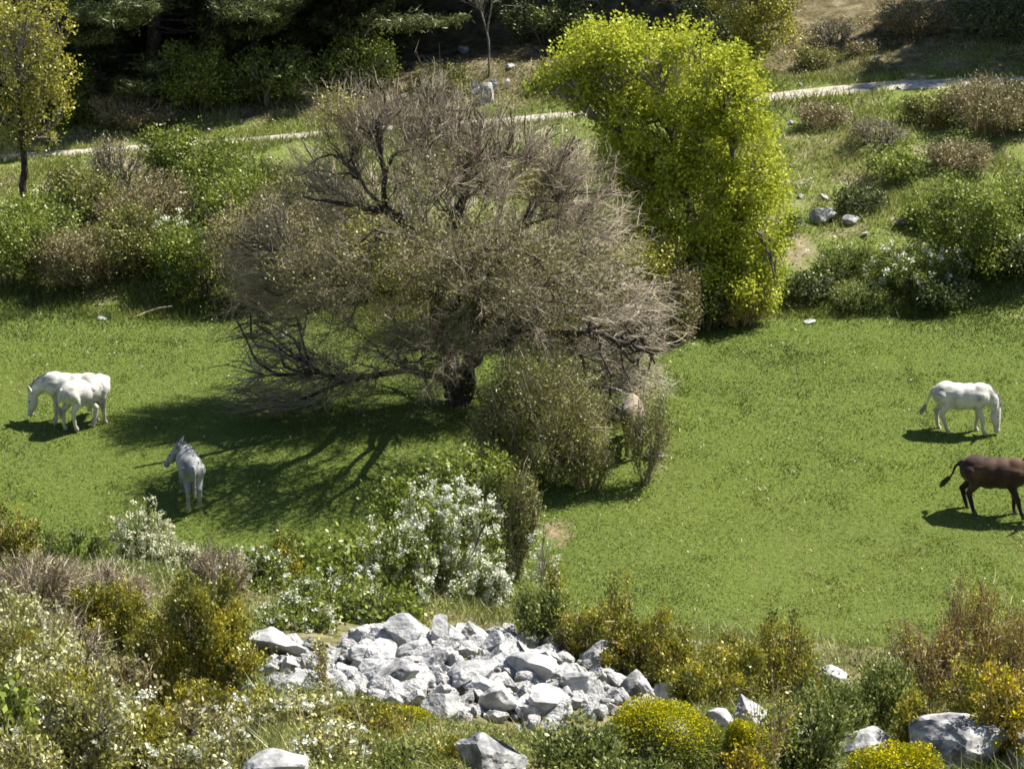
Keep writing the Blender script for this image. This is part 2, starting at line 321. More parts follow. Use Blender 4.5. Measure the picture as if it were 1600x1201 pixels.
def shrub(px, Yd, wpx, top, kind, name, label, cat='shrub', group=None, nl=6, dens=1., depth=.8, env=None, sparse=False):
    nl = 11
    _sid[0] += 1; rng = np.random.default_rng(_sid[0])
    Xd = gx(px, Yd); z0 = float(ter(Xd, Yd)); h = HC - Yd * float(tanrow(top)) - z0
    hmin = .36 * wpx / scale_at(Xd, Yd, z0); q = 0
    while h < hmin and q < 25 and abs(Yd - 83) > 1.2:
        Yd -= .15; q += 1; Xd = gx(px, Yd); z0 = float(ter(Xd, Yd)); h = HC - Yd * float(tanrow(top)) - z0
    if h < hmin: h = hmin
    s = scale_at(Xd, Yd, z0); rx = wpx / s / 2; ry = rx * depth; hpx = h * s
    lm, ls, lc, tm, tc, fm, fc, tr, up = KIND[kind]
    t = thing(name, (Xd, Yd, z0 - .03), label, cat, group)
    env = spires(rx, ry, h, rng) if kind in ('boxor', 'gorse', 'blossom') else lumpy(rx, ry, h, rng, nl)
    area = wpx * hpx
    ns = 9 if not sparse else 5
    an = rng.uniform(0, 6.28, ns); rr = rng.uniform(0, .3, ns)
    st = np.stack([rx * rr * np.cos(an), ry * rr * np.sin(an), np.zeros(ns) - .05], 1)
    sd = np.stack([np.cos(an) * .5, np.sin(an) * .5, np.ones(ns)], 1)
    tl = max(.12, .22 * h); tpx = tl * s * max(tr * 2 * s, 1.2)
    nt_ = int(np.clip(tc * dens * area * 1.1 / tpx, 120, 9000)); nm = max(40, nt_ // 7)
    o_, ends, ed = grow(st, sd, .02, [(ns * 3, .15, .6, (.022 if not sparse else .009) * h ** .5, .012 if not sparse else .006, 4), (nm, .45, .95, .010, .006, 3), (nt_, .72, 1.12, tr, tr * .45, 3)],
                        env, rng, np.array([0, 0, -.1 * h]), pull=.28 if up < .5 else .2, upk=.1 + .12 * up, jit=.05)
    V, F, v = tubes(*joinl(o_[:2])[:4], joinl(o_[:2])[4] * .5, 4); mk('stems', V, F, M[tm], v, t)
    tw = o_[2]
    if tc >= .9 and up < .75: tw = joinl([tw, sprout(tw, nt_, .10 * h + .08, tr * .75, .9, rng, .1, 2)[0]])
    V, F, v = tubes(*tw); mk('twigs', V, F, M[tm], v, t)
    if lc:
        nl_ = int(lc * dens * 2.1 * area / ((ls * s) ** 2 * .42)); nl_ = min(nl_, 60000); per = max(1, round(nl_ / len(ends)))
        sel = rng.uniform(0, 1, len(ends)) < (.5 if Yd < 46 else .8); P, v, e = clumps(ends[sel], ed[sel], max(1, round(nl_ / sel.sum())), (ls * .85 if Yd < 46 else ls * 1.1) + .012 * h, rng, tl * .7)
        k = P[:, 2] > .02; V, F, v = leaves(P[k], ls, ls * .6, v[k], .2 + up * .8, e[k], .6, rng); mk('foliage', V, F, M[lm], v, t)
    if fc:
        fs = .035 if Yd < 45 else .06
        nf = int(fc * dens * 2.2 * area / ((fs * s) ** 2 * .5)); nc = max(20, nf // 14)
        ce = ends[rng.integers(0, len(ends), nc)]; ce = ce + unit(ce - np.array([0, 0, .3 * h])) * .05 * rx
        P = np.repeat(ce, 14, 0) + rng.normal(size=(nc * 14, 3)) * fs * .62
        V, F, v = leaves(P, fs, fs * .8, rng.uniform(0, 1, len(P)), .1, None, 0, rng); mk('blossoms', V, F, M[fm], v, t)
    return t
def tree(px, Yd, name, label, env, levels, trunk, mats, leaf, cat='tree', group=None, seed=1, origin=(0, 0, 1.), upk=.12, pull=.28, X0=None, nthick=2, jit=.06):
    """trunk: list of polylines [(x,y,z,r)...]; leaf: (mat, size, per, sigma, frac)"""
    rng = np.random.default_rng(seed); Xd = gx(px, Yd) if X0 is None else X0; z0 = float(ter(Xd, Yd))
    t = thing(name, (Xd, Yd, z0 - .05), label, cat, group)
    A, B, ra, rb, st, sd = [], [], [], [], [], []
    for pl in trunk:
        pl = np.array(pl, float); sub = []
        for a, b in zip(pl[:-1], pl[1:]):
            for q in range(4): sub.append(a + (b - a) * q / 4)
        sub.append(pl[-1]); sub = np.array(sub); sub[1:-1, :3] += rng.normal(size=(len(sub) - 2, 3)) * sub[1:-1, 3:4] * .22
        A.append(sub[:-1, :3]); B.append(sub[1:, :3]); ra.append(sub[:-1, 3]); rb.append(sub[1:, 3])
        st.append(sub[3:, :3]); sd.append(unit(sub[3:, :3] - sub[2:-1, :3]))
    A, B, ra, rb = map(np.concatenate, (A, B, ra, rb))
    V, F, v = tubes(A - unit(B - A) * ra[:, None] * .15, B, ra, rb, rng.uniform(.2, .6, len(A)), 9); mk('trunk', V, F, mats[0], v, t, smooth=True)
    o_, ends, ed = grow(np.concatenate(st), np.concatenate(sd), .1, levels, env, rng, np.array(origin), pull, upk, jit)
    L = joinl(o_[:nthick]); V, F, v = tubes(*L[:4], L[4] * .6, 5); mk('limbs', V, F, mats[1], v, t, smooth=True)
    if len(o_) > nthick: L = joinl(o_[nthick:]); V, F, v = tubes(*L); mk('twigs', V, F, mats[2], v, t)
    for (lm, ls, per, sg, frac, nm) in leaf:
        k = rng.uniform(0, 1, len(ends)) < frac if not callable(frac) else frac(ends, rng)
        P, v, e = clumps(ends[k], ed[k], per, sg, rng, sg)
        V, F, v = leaves(P, ls, ls * .7, .5 + (v - .5) * .6, .35, e, .3, rng); mk(nm, V, F, M[lm], v, t)
    return t, ends
# ---------------------------------------------------------------- the big bare tree in the meadow
def bt(px, row, yoff=0.):
    "rough tree-local metres from the picture: 75 px to the metre, foot at (715, 670)"
    return ((px - 715) / 75., yoff, (672 - row) / 74.)
def pl(*pts): return [(*bt(p[0], p[1], p[2]), p[3]) for p in pts]
trunks = [pl((716, 676, 0, .24), (708, 630, -.05, .19), (694, 560, .1, .16), (682, 490, .1, .14), (686, 432, 0, .13), (712, 392, 0, .10), (730, 330, .1, .075), (752, 250, .2, .04)),
          pl((718, 676, .1, .18), (738, 600, .3, .14), (762, 520, .7, .12), (800, 430, .9, .10), (850, 340, 1.0, .07), (900, 280, 1.1, .04)),
          pl((686, 432, 0, .10), (650, 395, -.2, .085), (604, 362, -.3, .07), (560, 350, -.5, .05), (490, 330, -.8, .03)),
          pl((607, 364, -.3, .06), (608, 310, -.3, .05), (600, 240, -.3, .03)),
          pl((700, 632, 0, .085), (640, 605, -.4, .065), (560, 608, -.8, .05), (470, 640, -1.1, .032), (390, 652, -1.3, .014)),
          pl((684, 500, 0, .09), (610, 470, -.9, .07), (520, 430, -1.5, .05), (440, 400, -1.9, .03)),
          pl((740, 590, .2, .09), (830, 540, -.6, .07), (930, 530, -1.2, .05), (1010, 560, -1.3, .03)),
          pl((700, 520, -.1, .08), (740, 450, -1.4, .06), (760, 380, -2.2, .04)),
          pl((735, 560, .2, .08), (760, 470, 1.6, .06), (790, 380, 2.4, .04)),
          pl((606, 363, -.3, .045), (560, 310, .3, .03), (530, 280, .4, .018)),
          pl((560, 606, -.8, .035), (500, 596, -1.0, .026), (430, 590, -1.4, .016), (372, 570, -1.5, .008))]
BX, BY = gx(715, 64.3), 64.3; BZ = float(ter(BX, BY))
def bq(px, row, yo, wp, hp, dep=None):
    Yb_ = BY + yo; z = HC - Yb_ * float(tanrow(row)); d = Yb_ * math.cos(PIT) + (HC - z) * math.sin(PIT); k = d / FPX
    return ((px - 800) * k - BX, yo, z - BZ, wp * k / 2, dep or wp * k / 2, hp * k / 2)
benv = [bq(420, 400, -.2, 190, 230), bq(510, 250, .5, 170, 180), bq(590, 185, .4, 160, 130), (bq(700, 200, .3, 190, 160)), bq(800, 235, .3, 180, 160), bq(890, 310, .3, 180, 190),
        bq(950, 420, 0, 190, 210), bq(985, 530, -.6, 170, 200), bq(890, 560, -.6, 190, 150), bq(780, 490, -.4, 220, 190), bq(640, 470, -.3, 230, 200), bq(500, 480, 0, 200, 180),
        bq(390, 500, .2, 120, 150), bq(560, 340, 1.2, 240, 200), bq(720, 330, 1.4, 280, 260), bq(860, 420, 1.2, 240, 240), bq(620, 560, -.8, 150, 100), bq(1030, 480, .3, 100, 140),
        bq(590, 400, -2.9, 300, 130, 1.5), bq(740, 400, -3.0, 300, 140, 1.5), bq(870, 440, -2.7, 240, 130, 1.4), bq(480, 420, -2.8, 160, 90, .9), bq(690, 250, -.6, 260, 200), bq(940, 610, -.8, 200, 130), bq(1000, 590, -.4, 120, 140), bq(850, 620, -.8, 150, 100), bq(560, 165, .2, 150, 110), bq(660, 150, .3, 150, 110), bq(760, 175, .3, 150, 110), bq(850, 240, .2, 130, 130), bq(370, 400, .1, 90, 160), bq(885, 240, .3, 130, 120), bq(935, 320, .2, 130, 140), bq(515, 150, .3, 90, 70), bq(520, 585, -.5, 190, 100), bq(680, 560, -1.0, 160, 120), bq(430, 560, -.5, 120, 90)]  # lobes set well forward are shaped to cast the shadow band
trunks += [[(-.3, 0, 2.6, .11), (-.4, -1.4, 3.5, .09), (-.9, -2.2, 4.2, .06), (-1.5, -3.2, 4.6, .02)], [(.4, .2, 2.4, .11), (.8, -1.4, 3.4, .09), (1.0, -2.4, 4.0, .05), (.6, -3.4, 4.5, .02)]]
_r = np.random.default_rng(3)
def cladd(e, r): return r.uniform(0, 1, len(e)) < .35 * np.exp(-(((e[:, 0] - .9) / 2.0) ** 2 + ((e[:, 2] - 2.0) / 1.1) ** 2))
def big_tree():
    rng = np.random.default_rng(11)
    t = thing('bare_tree', (BX, BY, BZ - .05), 'large spreading tree of bare pinkish twigs with a dark trunk in the middle meadow', 'tree')
    A, B, ra, rb, st, sd = [], [], [], [], [], []
    for pl_ in trunks:
        p = np.array(pl_, float); sub = []
        for a, b in zip(p[:-1], p[1:]):
            for q in range(4): sub.append(a + (b - a) * q / 4)
        sub.append(p[-1]); sub = np.array(sub); sub[1:-1, :3] += rng.normal(size=(len(sub) - 2, 3)) * sub[1:-1, 3:4] * .3
        A.append(sub[:-1, :3]); B.append(sub[1:, :3]); ra.append(sub[:-1, 3]); rb.append(sub[1:, 3]); st.append(sub[3:, :3]); sd.append(unit(sub[3:, :3] - sub[2:-1, :3]))
    A, B, ra, rb = map(np.concatenate, (A, B, ra, rb))
    L = tubes(A - unit(B - A) * ra[:, None] * .15, B, ra, rb, rng.uniform(.2, .6, len(A)), 9); mk('trunk', *L[:2], M['bark'], L[2], t, True)
    o_, ends, ed = grow(np.concatenate(st), np.concatenate(sd), .1, [(110, .1, .6, .034, .020, 5), (620, .3, .85, .018, .010, 4), (3400, .45, 1.0, .009, .005, 4)], benv, rng, np.array([0, 0, 2.]), .16, .1, .10)
    L = joinl(o_[:2]); L = tubes(*L[:4], L[4] * .6, 5); mk('limbs', *L[:2], M['bark'], L[2], t, True)
    L = tubes(*o_[2]); mk('branches', *L[:2], M['greytwig'], L[2] * .6, t)
    s1, e1, d1 = sprout(o_[2], 20000, .48, .0040, .55, rng, .2, 3)
    s2, e2, d2 = sprout(s1, 42000, .24, .0028, .6, rng, .15, 2)
    L = tubes(*joinl([s1, s2])); mk('twigs', *L[:2], M['twig'], L[2], t)
    for lm, ls, per, sg, k, nm in (('crownleaf', .07, 15, .17, (e1[:, 1] < -1.4) & (e1[:, 2] > 3.0) & (rng.uniform(0, 1, len(e1)) < .36), 'shadow_foliage'),  # dense leaves on the near crown, added to thicken its cast shadow
                                   ('crownleaf', .055, 9, .15, cladd(e1, rng), 'foliage'), ('yellow2', .05, 5, .1, (vn(e1[:, 0] + 9, e1[:, 2] + e1[:, 1] * .3, .8, 31) > .80), 'young_leaves'),
                                   ('tanbud', .020, 1, .05, rng.uniform(0, 1, len(e1)) < .9, 'buds')):
        P, v, e = clumps(e1[k], d1[k], per, sg, rng, sg); L = leaves(P, ls, ls * .62, v, .25, e, .3, rng); mk(nm, *L[:2], M[lm], L[2], t)
    return t
M['crownleaf'] = leafmat('dull_crown_leaves', [(.06, .055, .022), (.13, .125, .045), (.19, .185, .07), (.27, .25, .10)], .25, .02)
M['tanbud'] = leafmat('tan_buds', [(.12, .09, .05), (.22, .17, .10), (.32, .26, .17), (.42, .35, .24)], .2, 0)
btree = big_tree()
# drooping low left branch with sparse dark twigs
lt = [np.array([bt(x, y, z) for x, y, z in ((640, 600, -.4), (560, 605, -.8), (470, 640, -1.1), (390, 648, -1.3), (500, 600, -1.0), (430, 590, -1.4), (372, 560, -1.5))])]
d_ = np.tile([[-1, 0, -.1]], (7, 1))
o2, e2, ed2 = grow(lt[0], d_, .03, [(26, .3, .9, .022, .012, 4), (170, .5, 1., .010, .006, 4), (380, .6, 1.05, .0042, .0025, 3)],
    [(-3.4, -1.2, 1.0, 1.7, .9, .85), (-4.2, -1.4, .65, .9, .6, .5)], _r, np.array([-1., -.6, 1.]), .2, 0., .08)
V, F, v = tubes(*joinl(o2)); mk('low_branch', V, F, M['greytwig'], v * .6, btree)
# ---------------------------------------------------------------- yellow-green tree behind it
def yt(px, row, Yo=0.): return ((px - 1110) / 72., Yo, (520 - row) / 70.)
def blob(px, row, w, h, yo=0., ry=None):
    c = yt(px, row, yo); return (*c, w / 144., (ry or w) / 144., h / 140.)
yenv = [blob(960, 120, 190, 130, .3), blob(1060, 130, 200, 150, 0), blob(1130, 160, 130, 150, -.3), blob(880, 140, 90, 110, .3), blob(1140, 260, 170, 190, -.4), blob(1020, 230, 210, 170, .3),
        blob(1080, 330, 200, 190, 0), blob(1170, 370, 140, 170, -.3), blob(1100, 430, 190, 140, 0), blob(1190, 300, 70, 100, 0), blob(1010, 340, 110, 130, .2), blob(1180, 430, 120, 110, -.4), blob(1050, 440, 110, 110, -.4), blob(1120, 460, 170, 80, -.5), blob(975, 290, 110, 130, .2), blob(1015, 420, 110, 130, 0)]
tree(1110, 70.6, 'maple_tree', 'tall bright yellow-green leafy tree right behind the bare brown tree', yenv + lobes(yenv, 110, .26, .5, np.random.default_rng(5)),
    [(60, .2, .6, .06, .03, 4), (260, .5, .85, .03, .012, 3), (2700, .7, 1.02, .010, .004, 3)],
    [[(0, 0, 0, .17), (-.1, 0, 1, .14), (-.5, .1, 2.4, .11), (-.9, .2, 4, .07), (-1.2, .2, 5.2, .04)], [(-.1, 0, .9, .11), (.5, -.1, 2.2, .08), (.4, -.2, 3.8, .05)]],
    (M['greybark'], M['greybark'], M['greytwig']), [('yellow', .085, 38, .115, .95, 'crown')], 'tree', None, 21, (-.3, 0, 2.5))
tree(1175, 84.6, 'young_tree', 'small yellow-green tree by the track, top cut by the frame, behind the tall yellow-green tree',
    [(-.2, 0, 2.0, 1.0, .9, .7), (.3, 0, 1.2, .9, .8, .6), (-.3, .1, 2.8, .8, .8, .7), (.5, 0, 2.0, .7, .7, .5), (0, 0, .7, .5, .5, .4)],
    [(30, .2, .6, .03, .02, 4), (120, .5, .85, .015, .008, 3), (600, .78, 1.04, .007, .004, 3)],
    [[(0, 0, 0, .09), (.05, 0, 1.2, .06), (-.1, 0, 2.6, .03)]], (M['greybark'], M['greybark'], M['greytwig']),
    [('yellow2', .08, 24, .11, .75, 'crown')], 'tree', None, 22, (0, 0, .8))
tree(38, 77.5, 'slender_tree', 'slender tree with sparse yellow-green leaves and a dark stem at the left edge',
    [(-.1, 0, 3.6, 1.3, 1.1, 1.2), (.6, 0, 2.6, .7, .6, .5), (-.3, 0, 2.0, .7, .6, .5), (.2, 0, 4.6, 1.2, 1., .9), (.8, 0, 3.3, .6, .6, .5), (-.5, .2, 4.6, 1., 1., 1.), (.5, 0, 1.7, .5, .5, .3)],
    [(30, .2, .6, .03, .02, 4), (160, .5, .85, .015, .008, 3), (900, .78, 1.04, .007, .004, 3)],
    [[(0, 0, -.1, .10), (.03, 0, 1.2, .08), (.0, 0, 2.6, .06), (.1, 0, 5, .02)]], (M['bark'], M['greybark'], M['greytwig']),
    [('yellow2', .085, 22, .10, .45, 'crown')], 'tree', None, 23, (0, 0, 1.5))
tree(764, 85.2, 'leafless_sapling', 'thin leafless sapling forking above the pale boulders at the forest edge',
    [(.0, 0, 3.2, .9, .8, 1.3), (-.4, 0, 2.4, .5, .5, .5)], [(14, .3, .8, .02, .01, 4), (80, .5, 1, .009, .005, 3), (300, .7, 1.05, .005, .003, 3)],
    [[(0, 0, 0, .03), (.0, 0, 1.0, .028), (-.25, 0, 2.0, .022), (-.5, 0, 3.2, .02)], [(-.05, 0, 1.2, .022), (.1, 0, 2.2, .018), (.35, 0, 3.2, .015)]],
    (M['greybark'], M['greybark'], M['greytwig']), [('brownolive', .05, 1, .1, .2, 'buds')], 'tree', None, 24, (0, 0, 1))
# ---------------------------------------------------------------- dark forest on the hillside
def pine_meshes(seed):
    rng = np.random.default_rng(seed); H = rng.uniform(10, 12); nb = 74
    zt = np.sort(rng.uniform(.7, H - .3, nb)); an = rng.uniform(0, 6.28, nb)
    Lb = (3.3 * (1 - (zt / H) ** 1.6) + .5) * rng.uniform(.7, 1.15, nb); Lb[zt < 1.6] *= .75
    A, B, ra, rb, P, D = [], [], [], [], [], []
    tz = np.linspace(0, H, 14); tp = np.stack([.1 * np.sin(tz * .7 + seed), .1 * np.cos(tz * .6), tz], 1); tr = .19 * (1 - tz / H) + .03
    tr_ = (tp[:-1], tp[1:], tr[:-1], tr[1:])
    for z, a, L in zip(zt, an, Lb):
        d = np.array([math.cos(a), math.sin(a), 0]); k = 7; s = np.linspace(0, 1, k)[:, None]
        p = np.array([0, 0, z]) + d * L * s + np.array([0, 0, 1]) * (L * (-.12 * s + .22 * s * s)) + rng.normal(size=(k, 3)) * .05 * s
        A.append(p[:-1]); B.append(p[1:]); r = .035 * (1 - s[:, 0]) + .008; ra.append(r[:-1]); rb.append(r[1:])
        n = int(16 * L); t = rng.uniform(.25, 1, n) ** .8; base = np.stack([np.interp(t, s[:, 0], p[:, j]) for j in range(3)], 1)
        side = np.cross(d, [0, 0, 1.]) * rng.choice([-1, 1], n)[:, None] + d * .7 + rng.normal(size=(n, 3)) * .25; side[:, 2] *= .4; side[:, 2] += .12
        side = unit(side); l2 = (.5 * L * (1.1 - t) + .18)[:, None] * rng.uniform(.5, 1, (n, 1)); e = base + side * l2
        A.append(base); B.append(e); ra.append(np.full(n, .009)); rb.append(np.full(n, .005))
        for q in (.45, .7, 1.0): P.append(base + side * l2 * q); D.append(side)
    A, B, ra, rb = map(np.concatenate, (A, B, ra, rb)); P = np.concatenate(P); D = np.concatenate(D)
    per = 9; idx = np.repeat(np.arange(len(P)), per); cl = rng.uniform(0, 1, len(P))
    Vn = leaves(P[idx] + rng.normal(size=(len(idx), 3)) * .07, .19, .035, np.clip(.6 * cl[idx] + .4 * rng.uniform(0, 1, len(idx)), 0, 1), .35, D[idx], .9, rng)
    T = tubes(*tr_, rng.uniform(.3, .6, 13), 8); Bm = tubes(A, B, ra, rb, rng.uniform(0, .7, len(A)))
    a = mk('trunk', *T[:2], M['bark'], T[2], smooth=True); b = mk('branches', *Bm[:2], M['bark'], Bm[2]); c = mk('needles', *Vn[:2], M['pine'], Vn[2])
    return [a, b, c]
pm = [pine_meshes(s) for s in (5, 6, 8)]
used = set()
def pine(x, y, k, sc_, rz, label):
    z = float(ter(x, y)); t = thing('pine_tree', (x, y, z - .1), label, 'pine tree', 'dark pines on the hillside', rz); t.scale = (sc_,) * 3
    for o in pm[k]:
        if k not in used: c = o
        else: c = o.copy(); C.objects.link(c)
        c.parent = t
    used.add(k)
PR = np.random.default_rng(91)
spots = []
for (px, Yd) in ((-150, 87.5), (-30, 89.5), (60, 86.4), (150, 88.2), (245, 86.2), (315, 88.8), (400, 86.8), (470, 89.6), (545, 87.4), (610, 90), (680, 92.5), (-90, 93), (100, 92), (220, 92.5), (360, 92.6), (560, 93),
                 (780, 92.2), (880, 91.4), (980, 92.6), (1090, 91.2), (1200, 95.4), (1290, 96.0), (1390, 96.4), (1500, 97.0), (1620, 96.6), (1720, 95.2), (1850, 86.2), (1950, 88.6), (2050, 86.0), (1800, 89.5), (2000, 92), (1020, 96)):
    spots.append((gx(px, Yd), Yd))
spots.sort()
ordn = lambda n: ['first', 'second', 'third', 'fourth', 'fifth', 'sixth', 'seventh', 'eighth', 'ninth', 'tenth', 'eleventh', 'twelfth', 'thirteenth', 'fourteenth', 'fifteenth', 'sixteenth',
    'seventeenth', 'eighteenth', 'nineteenth', 'twentieth', 'twenty-first', 'twenty-second', 'twenty-third', 'twenty-fourth', 'twenty-fifth', 'twenty-sixth', 'twenty-seventh', 'twenty-eighth', 'twenty-ninth', 'thirtieth', 'thirty-first', 'thirty-second', 'thirty-third', 'thirty-fourth'][n]
for n, (x, y) in enumerate(spots):
    pine(x, y, n % 3, PR.uniform(.85, 1.15), PR.uniform(0, 6.28), 'dark pine in the shaded forest above the track, %s from the left' % ordn(n))
# ---------------------------------------------------------------- shrubs: left hedge
H = 'bushes along the left edge of the meadow'; Rg = 'bushes on the right grassy bank'; Fg_ = 'shrubs on the rocky foreground slope'
for a in (
 (20, 72.3, 190, 335, 'hedgegrn', 'green_bush', 'rounded light green bush at the left frame edge of the hedge'),
 (118, 72.0, 180, 350, 'hedgebrn', 'twiggy_bush', 'brownish twiggy bush between the green left bush and the olive one'),
 (205, 72.4, 180, 318, 'hedge', 'olive_bush', 'olive bush behind the dead branch lying on the meadow edge'),
 (275, 72.8, 130, 330, 'blossom3', 'flowering_bush', 'bush with pale flowers on top in the left hedge'),
 (310, 71.7, 170, 345, 'hedgegrn', 'green_bush', 'dark green bush over the deep shadow at the meadow edge'),
 (400, 71.2, 190, 300, 'hedgebrn', 'twiggy_bush', 'grey-brown twiggy bush just left of the bare tree crown'),
 (70, 75.5, 170, 290, 'darkyel', 'green_bush', 'leafy bush at the foot of the slender left tree'),
 (190, 77.0, 140, 200, 'broomgry', 'broom_bush', 'spindly grey broom bush reaching above the track on the left'),
 (310, 77.5, 190, 190, 'hedgegrn', 'green_bush', 'bright green bush on the bank just below the track'),
 (130, 76.2, 140, 255, 'hedge', 'olive_bush', 'low olive bush on the bank right of the slender tree'),
 (400, 76.5, 150, 235, 'broomgrn', 'broom_bush', 'green broom bush below the track beside the bare tree crown'),
 (490, 75.5, 190, 260, 'hedge', 'olive_bush', 'olive bush seen through the left part of the bare tree crown'),
 (215, 75.0, 150, 290, 'hedgebrn', 'twiggy_bush', 'brown twiggy bush in the middle of the left bank'),
 (55, 74.0, 170, 320, 'hedgegrn', 'green_bush', 'yellow-green bush between the left edge and the brown twiggy ones'),
 (255, 73.8, 170, 262, 'hedgebrn', 'twiggy_bush', 'brownish bush above the pale-flowered one in the left hedge'),
 (355, 73.8, 160, 262, 'darkyel', 'green_bush', 'yellowish green bush at the left rim of the bare tree crown'),
 (455, 73.0, 170, 300, 'hedgebrn', 'twiggy_bush', 'grey twiggy bush seen through the far left of the bare crown'),
 (600, 73.0, 150, 400, 'darkyel', 'green_bush', 'green bush behind the trunk of the bare tree'),
 (520, 71.3, 120, 420, 'oltwig', 'twiggy_bush', 'olive twiggy bush behind the left limbs of the bare tree'),
 (780, 72.0, 260, 330, 'hedge', 'olive_bush', 'broad olive bush behind the right half of the bare tree'),
 (930, 71.0, 170, 380, 'darkyel', 'green_bush', 'dark leafy bush between the bare tree and the yellow-green tree'),
 (1000, 68.8, 150, 350, 'yelbush', 'yellow_bush', 'yellow-green bush low in front of the tall yellow-green tree'),
 (1050, 68.6, 110, 405, 'hedgebrn', 'twiggy_bush', 'grey-brown bush on the meadow edge right of the bare tree'),
 (1160, 69.8, 130, 425, 'redtwig', 'reddish_bush', 'tan and reddish twig bush at the foot of the yellow-green tree'),
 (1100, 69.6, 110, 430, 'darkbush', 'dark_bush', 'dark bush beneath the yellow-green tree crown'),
): shrub(*a, 'bush', H)
for a in (
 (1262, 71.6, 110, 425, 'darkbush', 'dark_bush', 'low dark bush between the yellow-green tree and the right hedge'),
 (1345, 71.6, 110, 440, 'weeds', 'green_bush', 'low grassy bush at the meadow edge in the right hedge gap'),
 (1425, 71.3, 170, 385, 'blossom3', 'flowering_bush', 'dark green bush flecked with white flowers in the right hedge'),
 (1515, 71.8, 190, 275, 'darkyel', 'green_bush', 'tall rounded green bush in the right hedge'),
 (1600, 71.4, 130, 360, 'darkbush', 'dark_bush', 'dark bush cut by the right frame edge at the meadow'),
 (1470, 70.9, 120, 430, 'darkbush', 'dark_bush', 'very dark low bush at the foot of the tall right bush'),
 (1395, 76.6, 120, 235, 'darkyel', 'green_bush', 'round bush with dark base and yellowish top alone on the bank'),
 (1345, 76.3, 100, 290, 'darkbush', 'dark_bush', 'dark shaded bush over the grey rocks on the bank'),
 (1285, 80.2, 110, 160, 'hedgebrn', 'twiggy_bush', 'low reddish brown bush just below the pale track'),
 (1370, 79.3, 120, 180, 'broomgry', 'broom_bush', 'grey broom bush near the top of the right bank'),
 (1455, 79.4, 120, 140, 'hedge', 'olive_bush', 'olive bush below the track on the right'),
 (1545, 78.6, 190, 118, 'hedgebrn', 'twiggy_bush', 'wide grey-green bush below the track at the upper right'),
 (1610, 78.8, 120, 125, 'darkbush', 'dark_bush', 'dark bush at the upper right frame edge'),
 (1325, 72.8, 120, 375, 'broomgrn', 'broom_bush', 'loose green broom bush on the bank left of the flowering one'),
 (1455, 74.0, 120, 300, 'hedgegrn', 'green_bush', 'fresh green bush just left of the tall rounded one'),
 (1500, 76.5, 130, 215, 'hedgebrn', 'twiggy_bush', 'brownish bush in the middle of the upper right bank'),
 (1225, 74.0, 80, 330, 'broomgrn', 'broom_bush', 'thin green broom bush beside the right flank of the yellow-green tree'),
 (1300, 73.4, 80, 400, 'broomgrn', 'broom_bush', 'small green broom bush on the lower bank'),
 (1595, 75.5, 120, 285, 'hedgegrn', 'green_bush', 'bright green bush at the right edge halfway up the bank'),
): shrub(*a, 'bush', Rg)
for a in (
 (1010, 84.6, 200, 60, 'hedgebrn', 'twiggy_bush', 'brown scrub above the track behind the yellow-green tree'),
 (690, 84.6, 130, 100, 'hedge', 'olive_bush', 'olive scrub left of the pale boulders above the track'),
 (870, 84.4, 120, 90, 'hedge', 'olive_bush', 'olive scrub right of the pale boulders above the track'),
 (1430, 86.6, 150, 0, 'hedgebrn', 'twiggy_bush', 'brown scrub on the dry bank at the top right'),
 (1300, 86.2, 90, 20, 'broomgry', 'broom_bush', 'grey scrub at the top of the dry bank'),
 (1270, 84.8, 70, 75, 'hedge', 'olive_bush', 'small olive clump on the dry bank above the track'),
 (1350, 85.0, 60, 60, 'hedgebrn', 'twiggy_bush', 'small brown clump in the middle of the dry bank'),
 (210, 83.9, 160, 150, 'hedgebrn', 'twiggy_bush', 'dim scrub behind the track in the left forest shade'),
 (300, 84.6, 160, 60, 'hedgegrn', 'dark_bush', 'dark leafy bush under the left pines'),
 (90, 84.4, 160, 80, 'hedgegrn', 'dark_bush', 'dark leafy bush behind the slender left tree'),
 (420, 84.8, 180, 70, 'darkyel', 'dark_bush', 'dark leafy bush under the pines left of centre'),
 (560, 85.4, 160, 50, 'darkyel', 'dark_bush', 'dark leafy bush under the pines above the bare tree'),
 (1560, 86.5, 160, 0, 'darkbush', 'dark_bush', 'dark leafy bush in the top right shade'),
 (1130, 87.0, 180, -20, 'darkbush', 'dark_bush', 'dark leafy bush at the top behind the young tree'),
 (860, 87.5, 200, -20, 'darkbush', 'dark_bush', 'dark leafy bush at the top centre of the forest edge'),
): shrub(*a, 'bush', 'scrub along the forest edge above the track')
# ---------------------------------------------------------------- shrubs by the tree
shrub(850, 60.9, 265, 530, 'oltwig', 'twiggy_bush', 'dense olive-brown twiggy bush right of the bare tree trunk', 'bush', dens=1.2)
shrub(918, 60.4, 110, 650, 'oltwig', 'twiggy_bush', 'low twiggy bush in front of the tan donkey', 'bush')
shrub(1010, 60.6, 95, 585, 'oltwig', 'wispy_bush', 'wispy olive bush just right of the tan donkey', 'bush', dens=.4, sparse=True)
shrub(735, 57.2, 170, 690, 'darkyel', 'green_bush', 'dark green bush in the shade below the bare tree trunk', 'bush')
shrub(792, 56.8, 110, 715, 'oltwig', 'dry_bush', 'olive-grey twig bush at the edge of the sunny meadow', 'bush')
shrub(640, 56.0, 120, 730, 'darkyel', 'green_bush', 'low green bush in the tree shadow left of the trunk foot', 'bush', dens=.8)
